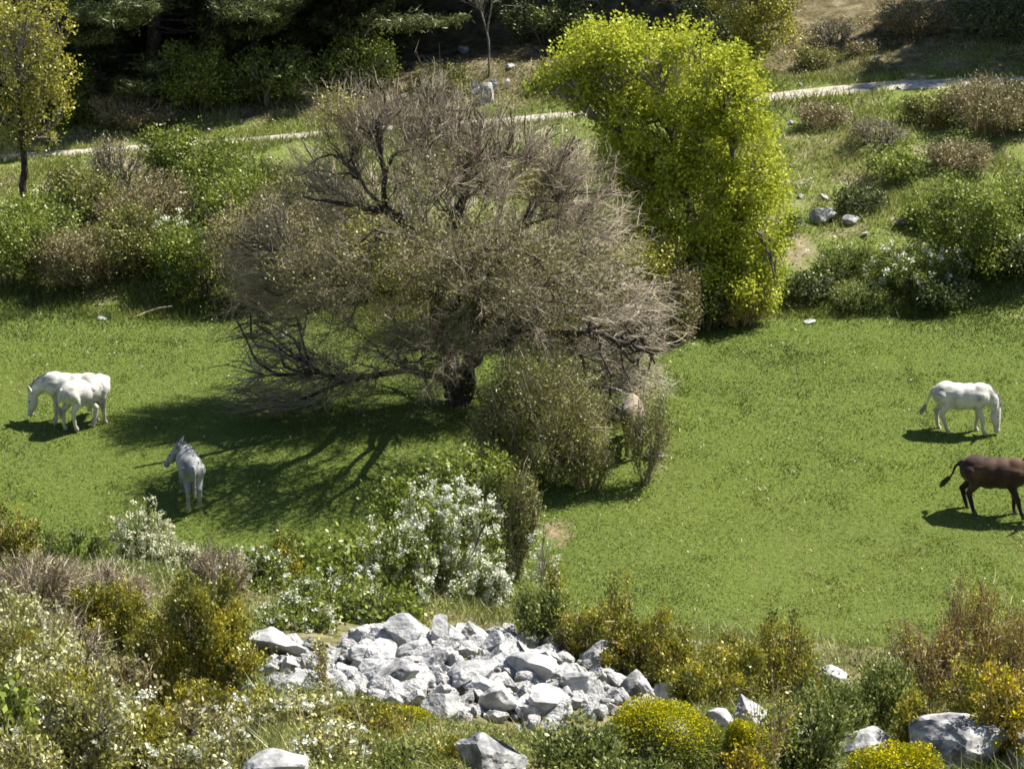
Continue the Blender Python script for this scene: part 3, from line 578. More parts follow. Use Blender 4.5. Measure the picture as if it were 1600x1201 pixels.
# ---------------------------------------------------------------- foreground shrubs
for a in (
 (330, 28.4, 150, 1055, 'box', 'box_shrub', 'olive-green shrub between the large evergreen and the heap foot'),
 (450, 28.6, 150, 1075, 'pale', 'pale_shrub', 'pale shrub just below the left end of the heap'),
 (200, 33.4, 150, 905, 'boxor', 'amber_shrub', 'amber shrub behind the left part of the large evergreen shrub'),
 (10, 25.0, 150, 1065, 'darkyel', 'green_shrub', 'green shrub among the pale ones in the bottom left corner'),
 (130, 26.0, 130, 1030, 'box', 'box_shrub', 'olive-yellow shrub among the pale ones at the lower left'),
 (20, 28.6, 120, 975, 'boxor', 'amber_shrub', 'amber shrub among the pale ones at the left frame edge'),
 (240, 25.0, 120, 1095, 'box', 'box_shrub', 'olive shrub at the bottom edge between two whitish ones'),
 (400, 27.4, 120, 1075, 'boxor', 'amber_shrub', 'amber-green shrub between the whitish ones below the heap'),
 (310, 25.4, 110, 1095, 'hedgebrn', 'twiggy_shrub', 'brown twiggy shrub at the bottom among the whitish ones'),
 (190, 28.8, 150, 1015, 'hedgebrn', 'twiggy_shrub', 'brown twiggy shrub between the pale ones and the large evergreen'),
 (450, 40.5, 150, 840, 'darkyel', 'green_shrub', 'dark green shrub in the tree shadow behind the amber one'),
 (540, 41.0, 150, 810, 'darkyel', 'green_shrub', 'dark green shrub in the tree shadow left of the white blossom'),
 (330, 40.5, 120, 840, 'broomgry', 'broom_shrub', 'grey broom between the cream blossom and the dark shrubs'),
 (110, 39.0, 160, 820, 'broomgrn', 'broom_shrub', 'green broom left of the cream blossom against the meadow'),
 (30, 23.6, 200, 1120, 'pale', 'pale_shrub', 'pale leafy shrub touching the bottom left corner'),
 (150, 24.6, 190, 1050, 'pale', 'pale_shrub', 'pale yellow-green shrub right of the bottom left corner'),
 (330, 24.0, 220, 1130, 'paleflw', 'pale_shrub', 'whitish flowering shrub at the bottom edge left of the pale boulder'),
 (520, 25.0, 170, 1130, 'paleflw', 'pale_shrub', 'whitish flowering shrub at the bottom edge right of the pale boulder'),
 (90, 27.8, 190, 985, 'pale', 'pale_shrub', 'pale yellowish shrub below the pinkish dead twigs'),
 (250, 27.6, 170, 1100, 'box', 'box_shrub', 'yellow-green shrub in front of the large evergreen one'),
 (20, 32.5, 170, 915, 'pale', 'pale_shrub', 'small pale shrub under the dead twigs at the left frame edge'),
 (110, 31.8, 170, 930, 'drytwig', 'dry_shrub', 'grey dead twigs above the pale shrubs at the left'),
 (620, 24.4, 150, 1150, 'weeds', 'weedy_bush', 'green weedy tuft at the bottom edge left of the pointed boulder'),
 (900, 25.2, 180, 1120, 'weeds', 'weedy_bush', 'green weedy tuft at the bottom right of the pointed boulder'),
 (1000, 23.6, 170, 1170, 'weeds', 'weedy_bush', 'green weedy tuft at the bottom edge under the large cushion'),
 (470, 35.4, 150, 930, 'blossom3', 'flowering_shrub', 'low leafy shrub with white flowers just behind the flat set-apart rock'),
 (560, 38.0, 150, 850, 'hedgegrn', 'green_shrub', 'green shrub between the amber shrub and the tall white blossom'),
 (850, 36.0, 110, 900, 'weeds', 'weedy_bush', 'thin green stems right of the white blossoming shrub'),
 (910, 35.6, 100, 945, 'box', 'box_shrub', 'small yellow-green shrub behind the heap between blossom and spire'),
 (685, 38.6, 180, 740, 'blossom', 'blossoming_shrub', 'tall shrub full of white blossom above the stone heap'),
 (760, 38.0, 130, 850, 'blossom', 'blossoming_shrub', 'white blossoming shrub at the right shoulder of the tallest one'),
 (620, 37.2, 150, 820, 'blossom3', 'flowering_shrub', 'leafy shrub with white blossom left of the tallest blossoming one'),
 (228, 40.5, 140, 775, 'blossom2', 'blossoming_shrub', 'cream white blossoming shrub standing against the dark tree shadow'),
 (270, 39.0, 110, 850, 'blossom2', 'blossoming_shrub', 'lower grey-green stems with few cream blossoms at its right foot'),
 (520, 36.6, 190, 885, 'blossom3', 'flowering_shrub', 'low green shrub with white flowers behind the big flat rock'),
 (590, 35.6, 170, 915, 'hedgegrn', 'green_shrub', 'fresh green low shrub at the back of the stone heap'),
 (400, 37.6, 130, 860, 'blossom3', 'flowering_shrub', 'green shrub with scattered white dots behind the dry twigs'),
 (435, 38.2, 110, 825, 'boxor', 'amber_shrub', 'orange-brown twiggy shrub before the dark tree shadow'),
 (350, 37.0, 120, 850, 'drytwig', 'dry_shrub', 'dry pale twigs between the cream blossom and the amber shrub'),
 (15, 37.6, 130, 795, 'boxor', 'amber_shrub', 'amber and tan shrub at the left edge of the meadow foreground'),
 (60, 35.0, 230, 860, 'drytwig', 'dry_shrub', 'tangle of pinkish dead twigs at the left'),
 (170, 35.3, 180, 875, 'drytwig', 'dry_shrub', 'grey dead twigs right of the pinkish tangle'),
 (150, 34.2, 110, 900, 'box', 'box_shrub', 'small yellow-tipped green shrub inside the dead twigs'),
 (290, 30.6, 260, 895, 'box', 'box_shrub', 'large olive-yellow evergreen shrub left of the stone heap'),
 (370, 30.4, 120, 990, 'box', 'box_shrub', 'green shrub touching the left end of the stone heap'),
 (40, 30.0, 200, 930, 'pale', 'pale_shrub', 'pale leafy shrub at the left frame edge, upper one'),
 (100, 29.4, 150, 1000, 'pale', 'pale_shrub', 'pale yellowish shrub left of the large evergreen one'),
 (50, 26.2, 190, 1025, 'pale', 'pale_shrub', 'pale leafy shrub in the bottom left corner'),
 (200, 26.4, 150, 1075, 'paleflw', 'pale_shrub', 'whitish flowering shrub at the bottom, second from the left corner'),
 (370, 26.4, 200, 1105, 'paleflw', 'pale_shrub', 'whitish flowering shrub at the bottom below the large evergreen'),
 (470, 27.4, 150, 1085, 'paleflw', 'pale_shrub', 'whitish flowering shrub below the left end of the stone heap'),
 (570, 26.2, 150, 1095, 'box', 'yellowish_shrub', 'low yellow-tipped shrub right below the stone heap'),
 (680, 25.6, 150, 1140, 'boxor', 'yellowish_shrub', 'low olive-orange shrub left of the pointed bottom rock'),
 (960, 36.0, 70, 885, 'boxor', 'spiky_shrub', 'tall dark spire shrub standing before the meadow'),
 (862, 37.6, 50, 865, 'boxor', 'spiky_shrub', 'thin dark leaning spire beside the white blossom'),
 (985, 34.6, 130, 950, 'box', 'box_shrub', 'yellow-green evergreen shrub at the right end of the stone heap'),
 (1060, 34.0, 140, 940, 'boxor', 'spiky_shrub', 'orange-tipped upright shrub, left of the middle of the right row'),
 (1140, 33.4, 150, 965, 'box', 'box_shrub', 'dense olive-yellow shrub in the middle of the right row'),
 (1215, 34.2, 100, 945, 'boxor', 'spiky_shrub', 'dark pointed shrub at the right end of the evergreen row'),
 (1250, 33.0, 100, 975, 'boxor', 'spiky_shrub', 'short amber shrub beside the dark pointed one'),
 (1100, 31.6, 160, 1030, 'box', 'box_shrub', 'low shaded shrub right of the last heap stones'),
 (1290, 30.2, 160, 1035, 'weeds', 'weedy_bush', 'thin green weedy bush right of the cushion plants'),
 (1370, 31.6, 140, 1000, 'weeds', 'weedy_bush', 'weedy bush with dry stems below the open meadow'),
 (1250, 27.6, 160, 1080, 'weeds', 'weedy_bush', 'dark green broomlike bush behind the reddish stem'),
 (1440, 33.0, 130, 960, 'broomtan', 'tan_bush', 'tan twiggy bush left of the tall dry one'),
 (1525, 33.6, 150, 895, 'broomtan', 'tan_bush', 'tall dry tan bush rising against the meadow at the right'),
 (1600, 33.0, 120, 925, 'broomtan', 'tan_bush', 'dry tan bush cut by the right frame edge'),
 (1530, 31.6, 150, 1010, 'boxor', 'spiky_shrub', 'dark amber shrub at the foot of the tall dry bush'),
 (1575, 29.6, 150, 1035, 'gorse', 'gorse_bush', 'bush of bright yellow-orange flowers at the lower right'),
 (1430, 30.0, 100, 1075, 'box', 'yellowish_shrub', 'low yellow-green shrub left of the yellow-orange flowers'),
 (1170, 25.6, 110, 1150, 'gorse', 'gorse_bush', 'small yellow flowering tuft at the foot of the reddish stem'),
): shrub(*a, 'shrub', Fg_)
def shoot(px, Yd, top, name, label, stem, leaf, flower=None, seed=1, lean=.1, rad=.012):
    rng = np.random.default_rng(seed); Xd = gx(px, Yd); z0 = float(ter(Xd, Yd)); h = HC - Yd * float(tanrow(top)) - z0
    t = thing(name, (Xd, Yd, z0 - .03), label, 'plant', None)
    st = [np.array([[0, 0, 0], [lean * h * .3, 0, h * .35], [lean * h * .5, 0, h * .7], [lean * h, 0, h]])]
    p = st[0]; env = [(lean * h * .5, 0, h * .62, .16 * h, .14 * h, .36 * h)]
    o_, ends, ed = grow(p[1:], np.tile([[0, 0, 1.]], (3, 1)), .02, [(9, .5, 1., rad * .6, .004, 4), (50, .6, 1.1, .004, .002, 3)], env, rng, np.array([0, 0, -.2 * h]), .3, .3, .05)
    L = tubes(p[:-1], p[1:], np.array([rad, rad * .8, rad * .6]), np.array([rad * .8, rad * .6, rad * .3]), np.array([.6, .6, .6]), 6); mk('stem', *L[:2], M[stem], L[2], t)
    L = tubes(*joinl(o_)); mk('twigs', *L[:2], M[stem], L[2], t)
    P, v, e = clumps(ends, ed, 7, .03, rng, .05); L = leaves(P, .035, .02, v, .4, e, .5, rng); mk('foliage', *L[:2], M[leaf], L[2], t)
    if flower:
        P = np.repeat(ends[::2], 22, 0) + rng.normal(size=(len(ends[::2]) * 22, 3)) * .03; L = leaves(P, .032, .026, rng.uniform(0, 1, len(P)), rng=rng); mk('blossoms', *L[:2], M[flower], L[2], t)
for a in (
 (1212, 25.2, 1035, 'reddish_shoot', 'slender reddish forked shoot in front at the right of the cushion plants', 'tantwig', 'yellow2', None, 4, -.05, .012),
 (662, 39.4, 712, 'blossoming_shoot', 'topmost white blossoming shoot before the tree shadow, left of two', 'greytwig', 'green', 'white', 5, .05),
 (742, 39.6, 712, 'blossoming_shoot', 'white blossoming shoot before the dark bush, right of the topmost one', 'greytwig', 'green', 'white', 6, .02),
 (595, 38.8, 800, 'blossoming_shoot', 'white-tipped shoot at the left side of the tall blossoming shrub', 'greytwig', 'green', 'white', 7, -.1),
 (845, 38.6, 810, 'blossoming_shoot', 'single white-tipped shoot near the bare soil patch', 'greytwig', 'herb', 'white', 8, .03),
 (520, 27.6, 985, 'reddish_shoot', 'bent tan shoot crossing the left end of the stone heap', 'tantwig', 'box', None, 9, -.3, .010),
 (150, 24.6, 1040, 'bare_shoot', 'thin dark shoot in the bottom left pale shrubs', 'greytwig', 'pale', None, 10, .1, .010),
 (300, 24.6, 1080, 'bare_shoot', 'leaning dark shoot before the large evergreen shrub', 'greytwig', 'pale', None, 12, .4, .010),
): shoot(*a)
def cushion(px, Yd, wpx, top, label, seed):
    rng = np.random.default_rng(seed); Xd = gx(px, Yd); z0 = float(ter(Xd, Yd)); h = HC - Yd * float(tanrow(top)) - z0; s = scale_at(Xd, Yd, z0)
    rx = wpx / s / 2; t = thing('cushion_plant', (Xd, Yd, z0 - .05), label, 'plant', 'rounded cushion plants')
    n = int(42000 * rx * (h + .3)) + 6000; d = unit(rng.normal(size=(n, 3))); d[:, 2] = np.abs(d[:, 2])
    wob = 1 + .12 * np.sin(d[:, 0] * 5 + seed) * np.cos(d[:, 1] * 4)
    S = np.array([rx, rx * .75, h + .05]); P = d * S * (wob * rng.uniform(.8, 1.02, n))[:, None]
    top_ = d[:, 2] > .62 + .13 * rng.normal(size=n)
    L = leaves(P[~top_], .06, .012, rng.uniform(0, 1, (~top_).sum()), 0, d[~top_], 1.6, rng); mk('foliage', *L[:2], M['herb'], L[2], t)
    L = leaves(P[top_] * 1.01, .02, .016, rng.uniform(0, 1, top_.sum()), 0, d[top_], .8, rng); mk('flowers', *L[:2], M['cushfl'], L[2], t)
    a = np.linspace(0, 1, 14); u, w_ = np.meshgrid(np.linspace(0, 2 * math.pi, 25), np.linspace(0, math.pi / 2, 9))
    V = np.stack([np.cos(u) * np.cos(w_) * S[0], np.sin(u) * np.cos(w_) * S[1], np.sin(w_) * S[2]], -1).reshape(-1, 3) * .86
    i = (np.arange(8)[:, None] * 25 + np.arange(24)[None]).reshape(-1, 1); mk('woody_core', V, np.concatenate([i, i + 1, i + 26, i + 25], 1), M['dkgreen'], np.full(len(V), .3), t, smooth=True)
M['cushfl'] = leafmat('mustard_flowers', [(.12, .16, .02), (.30, .31, .015), (.46, .42, .01), (.58, .5, .02)], .2, 0, [0, .3, .6, 1])
cushion(1030, 27.6, 230, 1098, 'large dark green cushion plant with yellow top below the stone heap', 3)
cushion(1165, 27.2, 90, 1125, 'small bright yellow cushion plant between two grey rocks', 4)
cushion(1395, 24.0, 190, 1160, 'yellow-topped cushion plant at the bottom right before the grey boulder', 5)
cushion(620, 27.2, 150, 1108, 'low green and yellow cushion plant at the foot of the stone heap', 6)
# ---------------------------------------------------------------- grass and herbs
def blades(n, x0, x1, y0, y1, hgt, wd, mat, name, dens=None, hvar=None, lean=.5, seed=1, split=3):
    rng = np.random.default_rng(seed); x = rng.uniform(x0, x1, n); y = rng.uniform(y0, y1, n)
    if dens is not None: k = rng.uniform(0, 1, n) < dens(x, y); x, y = x[k], y[k]
    n = len(x); z = ter(x, y); h = hgt * rng.uniform(.5, 1.4, n)
    if hvar is not None: h = h * hvar(x, y)
    a = rng.uniform(0, 6.28, n); l = rng.normal(size=(n, 2)) * lean * h[:, None]
    wv = wd * rng.uniform(.6, 1.3, n); c, s_ = np.cos(a) * wv, np.sin(a) * wv
    P = np.stack([x, y, z - .01], 1); V = np.stack([P - np.stack([c, s_, c * 0], 1), P + np.stack([c, s_, c * 0], 1), P + np.stack([l[:, 0], l[:, 1], h], 1)], 1).reshape(-1, 3)
    v = np.clip(.30 + .46 * (vn(x, y, 2.6, 41) - .5) + .38 * (vn(x, y, .22, 42) - .5) + .30 * (vn(x, y, .9, 44) - .5) + .55 * (vn(x, y, 5, 43) - .5) + .19 * rng.normal(size=n) + .1, 0, 1)
    return tag(mk(name, V, np.arange(3 * n).reshape(-1, 3), mat, np.repeat(v, 3)), kind='stuff')
soilm = lambda x, y: np.hypot((x - sx) / .28, (y - sy) / .40) > .5 + .8 * vn(x, y, .17, 22)
blades(610000, -16, 17, 46, 72, .040, .014, M['meadow'], 'meadow_grass', dens=lambda x, y: soilm(x, y) * (.75 + .25 * sm(.3, .6, vn(x, y, .8, 44))), hvar=lambda x, y: .75 + .5 * vn(x, y, 1.3, 45) + .6 * sm(.6, .85, vn(x, y, .4, 47)) + 1.6 * sm(69.2, 71, y) + 1.5 * (1 - sm(46, 50, y)))
blades(210000, -15, 17, 70.2, 85.5, .11, .014, M['slope'], 'bank_grass', dens=lambda x, y: (np.abs(y - YR) > RW * rwf(x) * (.35 + 1.0 * vn(x, y, .45, 80))) * sm(.22, .5, vn(x, y, 1.2, 46)) * (1 - sm(83.2, 84.6, y) * .6), hvar=lambda x, y: .6 + 1.3 * vn(x, y, .9, 47) * np.where((y < YR) & (y > YR - 1.0), 1.7, 1))
blades(250000, -9, 10.5, 22, 46, .10, .006, M['herb'], 'foreground_grass', dens=lambda x, y: heap_out(x, y) * (.35 + .65 * sm(.35, .6, vn(x, y, .8, 48))), hvar=lambda x, y: .5 + 1.6 * vn(x, y, .7, 49), lean=.6)
blades(12000, -9, 10.5, 24, 44, .35, .004, M['tantwig'], 'dry_grass', dens=lambda x, y: heap_out(x, y) * sm(.45, .65, vn(x, y, 1.1, 50)), lean=.3)
def herbs(n, x0, x1, y0, y1, size, mat, name, dens, hmax, seed):
    rng = np.random.default_rng(seed); x = rng.uniform(x0, x1, n); y = rng.uniform(y0, y1, n); k = rng.uniform(0, 1, n) < dens(x, y); x, y = x[k], y[k]
    z = ter(x, y) + rng.uniform(0, 1, len(x)) * hmax * vn(x, y, .5, seed); P = np.stack([x, y, z], 1)
    L = leaves(P, size, size * .55, np.clip(.6 * vn(x, y, .35, seed + 1) + .4 * rng.uniform(0, 1, len(x)), 0, 1), .5, rng=rng)
    return tag(mk(name, *L[:2], mat, L[2]), kind='stuff')
herbs(230000, -8.5, 10, 22, 38, .035, M['herb'], 'low_herbs', lambda x, y: (heap_out(x, y) + .5 * (vn(x, y, .4, 81) > .8)) * sm(.35, .6, vn(x, y, 1.0, 60)), .22, 61)
herbs(100000, -8.5, 10, 22, 38, .03, M['box'], 'creeping_herbs', lambda x, y: heap_out(x, y) * sm(.5, .65, vn(x, y, .9, 63)), .18, 64)
herbs(60000, -15, 17, 71, 85, .06, M['olive'], 'bank_herbs', lambda x, y: (np.abs(y - YR) > RW * rwf(x) + .05) * sm(.5, .68, vn(x, y, 1.1, 66)), .28, 67)
herbs(40000, -15, 17, 83, 88, .07, M['brownolive'], 'forest_litter', lambda x, y: sm(.3, .6, vn(x, y, .8, 68)), .2, 69)
def specks(n, x0, x1, y0, y1, name, mat, sz, seed, h=.06, dens=None):
    rng = np.random.default_rng(seed); x = rng.uniform(x0, x1, n); y = rng.uniform(y0, y1, n)
    if dens: k = rng.uniform(0, 1, n) < dens(x, y); x, y = x[k], y[k]
    P = np.repeat(np.stack([x, y, ter(x, y) + h], 1), 3, 0) + rng.normal(size=(len(x) * 3, 3)) * sz * .3
    L = leaves(P, sz, sz * .8, rng.uniform(0, 1, len(P)), rng=rng); tag(mk(name, *L[:2], mat, L[2]), kind='stuff')
specks(420, -14, 14, 47, 70, 'meadow_daisies', M['white'], .035, 71)
specks(160, -14, 14, 71, 81, 'bank_daisies', M['white'], .06, 72, .1)
specks(260, -6, 7, 23, 36, 'foreground_daisies', M['cream'], .022, 73, .14, lambda x, y: heap_out(x, y))
# ---------------------------------------------------------------- rocks
import bmesh
def rock_data(seed, sub=4, sx=1., sy=.8, sz=.6, cuts=9):
    rng = np.random.default_rng(seed); bm = bmesh.new(); bmesh.ops.create_icosphere(bm, subdivisions=sub, radius=1)
    V = np.array([v.co[:] for v in bm.verts]); F = np.array([[l.index for l in f.verts] for f in bm.faces]); bm.free()
    for _ in range(cuts):
        n = unit(rng.normal(size=3) * [1, 1, .8]); d = rng.uniform(.34, .74); e = V @ n - d; V = V - np.maximum(e, 0)[:, None] * n
    nz = np.zeros(len(V))
    for k, (f, a) in enumerate(((2.2, .035), (5, .02), (11, .016), (22, .010))):
        o = rng.uniform(0, 90, 3)
        q = V * f + o; nz += a * (np.sin(q[:, 0] + 1.7 * np.sin(q[:, 1] * 1.3)) + np.sin(q[:, 1] * 1.1 + 1.5 * np.sin(q[:, 2])) + np.sin(q[:, 2] * .9 + 1.6 * np.sin(q[:, 0] * 1.2))) / 1.6
    V = V + unit(V) * nz[:, None]
    V = V - (V.max(0) + V.min(0)) / 2; V = V / np.abs(V).max(0)
    return V * [sx, sy, sz] * .5, F
def rock(name, loc, dims, rz, label, mat='rock', seed=1, tilt=(0, 0), group=None, data=None, cat='rock', sub=4):
    if data is None:
        V, F = rock_data(seed, sub); V = V / np.abs(V).max(0) * np.array(dims) * .5
        o = mk(name, V, F, M[mat])
    else:
        o = bpy.data.objects.new(name, data); C.objects.link(o); o.scale = dims
    o.location = loc; o.rotation_euler = (tilt[0], tilt[1], rz); return tag(o, label, cat, group)
def rock_px(px, row, w, h, name, label, mat='rock', seed=1, lift=0., dep=.8, rz=0., tilt=(0, 0), Yd=None, **k):
    "rock whose foot stands on the ground at this row of the picture; w and h in picture pixels"
    if Yd is None: x, y, z = ground_at(px, row)
    else: x, y = gx(px, Yd), Yd; z = float(ter(x, y))
    s = scale_at(x, y, z); W, Hh = w / s, h / s
    if 'heap' in label and 'set apart' not in label: W, Hh = W * .8, Hh * .82
    return rock(name, (x, y, z + Hh * .38 + lift), (W, W * dep, Hh), rz, label, mat, seed, tilt, **k)
variants = []
for q in range(14):
    V, F = rock_data(200 + q, 4, 1, 1, 1, 8 + q % 4); o = mk('rock', V, F, M['rock']); variants.append(o.data); bpy.data.objects.remove(o)
big = [rock_px(425, 1028, 108, 66, 'boulder', 'large flat pale boulder set apart at the upper left end of the stone heap', 'rock', 31, 0, .8, .1, (0, .1)),
       rock_px(630, 1022, 80, 62, 'boulder', 'large leaning block on top of the stone heap, the left one of the two highest', 'rock', 32, .12, .8, .4, (.1, .3)),
       rock_px(686, 1012, 44, 54, 'boulder', 'upright block on top of the stone heap, the right one of the two highest', 'rock', 33, .10, .8, .2, (0, -.2)),
       rock_px(950, 1050, 72, 48, 'boulder', 'rounded pale boulder at the upper right end of the stone heap', 'rock', 34, .03, .8, -.2, (0, .1)),
       rock_px(905, 1028, 52, 46, 'boulder', 'pointed pale boulder left of the rounded one at the heap top right', 'rock', 35, .05, .8, .3),
       rock_px(868, 1020, 46, 40, 'boulder', 'small triangular boulder on the back rim of the stone heap', 'rock', 36, .06, .8, .1),
       rock_px(985, 1092, 62, 64, 'boulder', 'steep grey boulder at the right end of the stone heap', 'rockdark', 37, .02, .8, .5),
       rock_px(1040, 1098, 54, 56, 'boulder', 'pointed boulder standing just outside the right end of the stone heap', 'rock', 38, 0, .8, -.3, (0, .3)),
       rock_px(735, 1068, 110, 50, 'boulder', 'broad flat slab in the middle of the stone heap', 'rock', 39, .02, .7, .1, (.2, 0)),
       rock_px(780, 1120, 86, 62, 'boulder', 'large block low in the middle of the stone heap', 'rock', 40, .04, .8, .7, (.1, .2)),
       rock_px(850, 1125, 90, 72, 'boulder', 'tall wedge shaped block at the front right of the stone heap', 'rock', 41, .02, .8, .9, (0, .3)),
       rock_px(690, 1122, 78, 50, 'boulder', 'grey block at the front of the stone heap, left of the two large ones', 'rock', 42, .02, .8, .2),
       rock_px(560, 1040, 60, 44, 'boulder', 'pale block at the left rear of the stone heap', 'rock', 43, .03, .8, .6),
       rock_px(450, 1085, 70, 46, 'boulder', 'pale block at the lower left end of the stone heap', 'rock', 44, .02, .8, .1),
       rock_px(620, 1085, 76, 54, 'boulder', 'shadowed block left of the broad flat slab', 'rockdark', 45, .05, .8, 1.0),
       rock_px(830, 1065, 84, 44, 'boulder', 'long block right of the broad flat slab', 'rock', 46, .06, .7, -.2),
       rock_px(905, 1085, 74, 46, 'boulder', 'long pale block between the wedge block and the steep boulder', 'rock', 47, .03, .7, .3),
       rock_px(772, 1218, 108, 88, 'boulder', 'pointed two-toned boulder at the bottom edge in the centre', 'rockdark', 48, 0, .8, .5, (0, .3)),
       rock_px(432, 1222, 108, 62, 'boulder', 'pale boulder at the bottom edge left of the centre', 'rock', 49, 0, .8, .2),
       rock_px(1020, 1192, 66, 24, 'boulder', 'flat pale stone below the large cushion plant', 'rock', 50, .02, .6, .1),
       rock_px(1122, 1148, 50, 40, 'boulder', 'bright pale rock between the two cushion plants', 'rock', 51, .05, .8, .1),
       rock_px(1175, 1132, 60, 38, 'boulder', 'grey slanting rock behind the small cushion plant', 'rock', 52, .03, .8, .1, (0, .4)),
       rock_px(1228, 1172, 62, 46, 'boulder', 'grey rock behind the reddish shoot', 'rockdark', 53, 0, .8, .6),
       rock_px(1352, 1188, 96, 52, 'boulder', 'broad mottled rock left of the big grey boulder', 'rockdark', 54, .02, .8, .1),
       rock_px(1500, 1192, 160, 84, 'boulder', 'big square grey boulder at the bottom right', 'rockdark', 155, 0, .8, .12),
       rock_px(1602, 1200, 60, 80, 'boulder', 'grey boulder cut by the bottom right corner', 'rockdark', 56, 0, .8, .3),
       rock_px(1435, 1216, 90, 34, 'boulder', 'pale rock at the bottom edge in front of the yellow cushion', 'rock', 57, 0, .8, .1),
       rock_px(1302, 1072, 50, 26, 'boulder', 'small pale rock among the green weeds below the meadow', 'rock', 58, .05, .8, .2),
       rock_px(1225, 1200, 60, 26, 'boulder', 'pale flat rock under the foot of the reddish shoot', 'rock', 59, 0, .8, .2)]
rr = np.random.default_rng(77)
# heap outline in the picture (px,row)
poly = np.array([(405, 1010), (520, 1008), (600, 985), (700, 985), (860, 1000), (960, 1018), (1000, 1060), (1060, 1090), (1010, 1110), (900, 1130), (820, 1142), (700, 1125), (560, 1095), (420, 1085)], float)
def inside(p, q):
    x, y = p; n = len(q); c = False
    for a in range(n):
        x0, y0 = q[a]; x1, y1 = q[(a + 1) % n]
        if (y0 > y) != (y1 > y) and x < (x1 - x0) * (y - y0) / (y1 - y0) + x0: c = not c
    return c
cnt = 0; placed = []
bigpos = [(b.location.x, b.location.y, b.dimensions.x * .5) for b in big]
tries = 0
while cnt < 268 and tries < 9000:
    tries += 1
    p = (rr.uniform(400, 1065), rr.uniform(985, 1145))
    if not inside(p, poly): continue
    x, y, z = ground_at(*p, 24, 40); sz = (.18 + .17 * rr.uniform() ** 1.4) * (1 if cnt < 200 else .62)
    if p[0] < 560: sz *= .8
    if any(math.hypot(x - a, y - b) < .40 * (sz * .5 + c) for a, b, c in bigpos + placed): continue
    placed.append((x, y, sz * .5)); k = int(rr.integers(0, 14))
    rock('rock', (x, y, z + sz * rr.uniform(.12, .42)), (sz * rr.uniform(.9, 1.3), sz * rr.uniform(.8, 1.1), sz * rr.uniform(.55, .9)), rr.uniform(0, 6.28),
         'pale grey limestone rock among the many loose ones making up the stone heap', tilt=(rr.uniform(-.8, .8), rr.uniform(-.8, .8)), group='loose rocks of the stone heap', data=variants[k]); cnt += 1
# rubble filling the gaps, coloured darker to deepen the shade there
V0, F0 = rock_data(300, 2, 1, 1, .8, 7); VV, FF = [], []; n = 0
for _ in range(1300):
    p = (rr.uniform(395, 1075), rr.uniform(980, 1150))
    if not inside(p, poly): continue
    x, y, z = ground_at(*p, 24, 40) if _ % 6 == 0 else (x + rr.normal() * .12, y + rr.normal() * .12, 0); z = float(ter(x, y))
    s = rr.uniform(.035, .12); q, _r2 = np.linalg.qr(rr.normal(size=(3, 3))); VV.append(V0 @ q.T * s + [x, y, z + s * .3]); FF.append(F0 + n); n += len(V0)
tag(mk('rubble', np.concatenate(VV), np.concatenate(FF), M['rockdark']), 'small stone chips between the rocks of the heap', 'rubble', kind='stuff')
# stones on the bank and around the meadow
for (px, row, w_, h_, lab, mt, yd) in (
    (760, 160, 30, 36, 'pale boulder split by a dark crack above the track, tallest of its group', 'rock', None), (742, 150, 14, 26, 'dark narrow boulder at the left of the split pale boulder', 'rockdark', None),
    (772, 142, 12, 22, 'narrow white stone leaning right of the split pale boulder', 'rock', None), (793, 140, 9, 20, 'small upright white stone at the right end of the boulder group', 'rock', None),
    (796, 108, 16, 10, 'small white stone lying above the boulder group', 'rock', None), (724, 84, 18, 14, 'whitish stone at the edge of the dark forest', 'rock', None),
    (1288, 346, 44, 26, 'dark bluish rock beside the shaded bush on the bank', 'rockdark', None), (1330, 350, 28, 14, 'flat dark rock under the shaded bush on the bank', 'rockdark', None),
    (445, 528, 18, 10, 'single white stone at the back edge of the meadow left of the bare tree', 'rock', None), (1265, 505, 18, 7, 'pale flat stone at the back edge of the right meadow', 'rock', None),
    (1022, 716, 30, 18, 'grey stone at the foot of the tan donkey', 'rockdark', None), (812, 778, 26, 20, 'grey stone beneath the dry twig bush by the meadow', 'rock', None),
    (1318, 480, 22, 12, 'white stone under the right hedge', 'rock', None), (160, 500, 14, 7, 'pale stone under the left hedge', 'rock', None)):
    rock_px(px, row, w_, h_, 'stone', lab, mt, int(px), 0, .8, .3, Yd=yd, sub=3)
bs = [(1212, 262), (1225, 290), (1238, 262), (1250, 310), (1228, 325), (1288, 312), (1246, 350), (1258, 290), (1406, 352), (1215, 210), (1235, 195), (1434, 172), (1445, 165), (1495, 235), (1505, 228), (1520, 240), (1215, 235), (1240, 345),
      (1320, 60), (1390, 50), (1412, 52), (1344, 66), (1282, 95), (1300, 120), (1370, 95), (1250, 135), (1405, 140), (1418, 136), (1352, 370), (1222, 300)]
for (px, row) in bs:
    w_ = rr.uniform(6, 13) * (1.3 if px in (1288, 1406) else 1)
    x, y, z = ground_at(px, row); s = scale_at(x, y, z); sz = w_ / s
    rock('stone', (x, y, z + sz * .25), (sz, sz * .8, sz * .7), rr.uniform(0, 6), 'small white stone among the many scattered over the right grassy bank', group='white stones scattered on the right bank', data=variants[int(rr.integers(0, 14))], cat='stone')
# dead branch on the meadow edge
x, y, z = ground_at(235, 497); bl = [np.array([(-.4, 0, -.05), (-.1, .05, .08), (.2, 0, .2), (.5, -.05, .26)])]
L = tubes(bl[0][:-1], bl[0][1:], np.array([.03, .025, .02]), np.array([.025, .02, .012]), np.array([.9, .7, .8]), 8)
o = mk('fallen_branch', *L[:2], M['tantwig'], L[2]); o.location = (x, y, z + .03); tag(o, 'pale dead branch lying over the left edge of the meadow', 'branch')
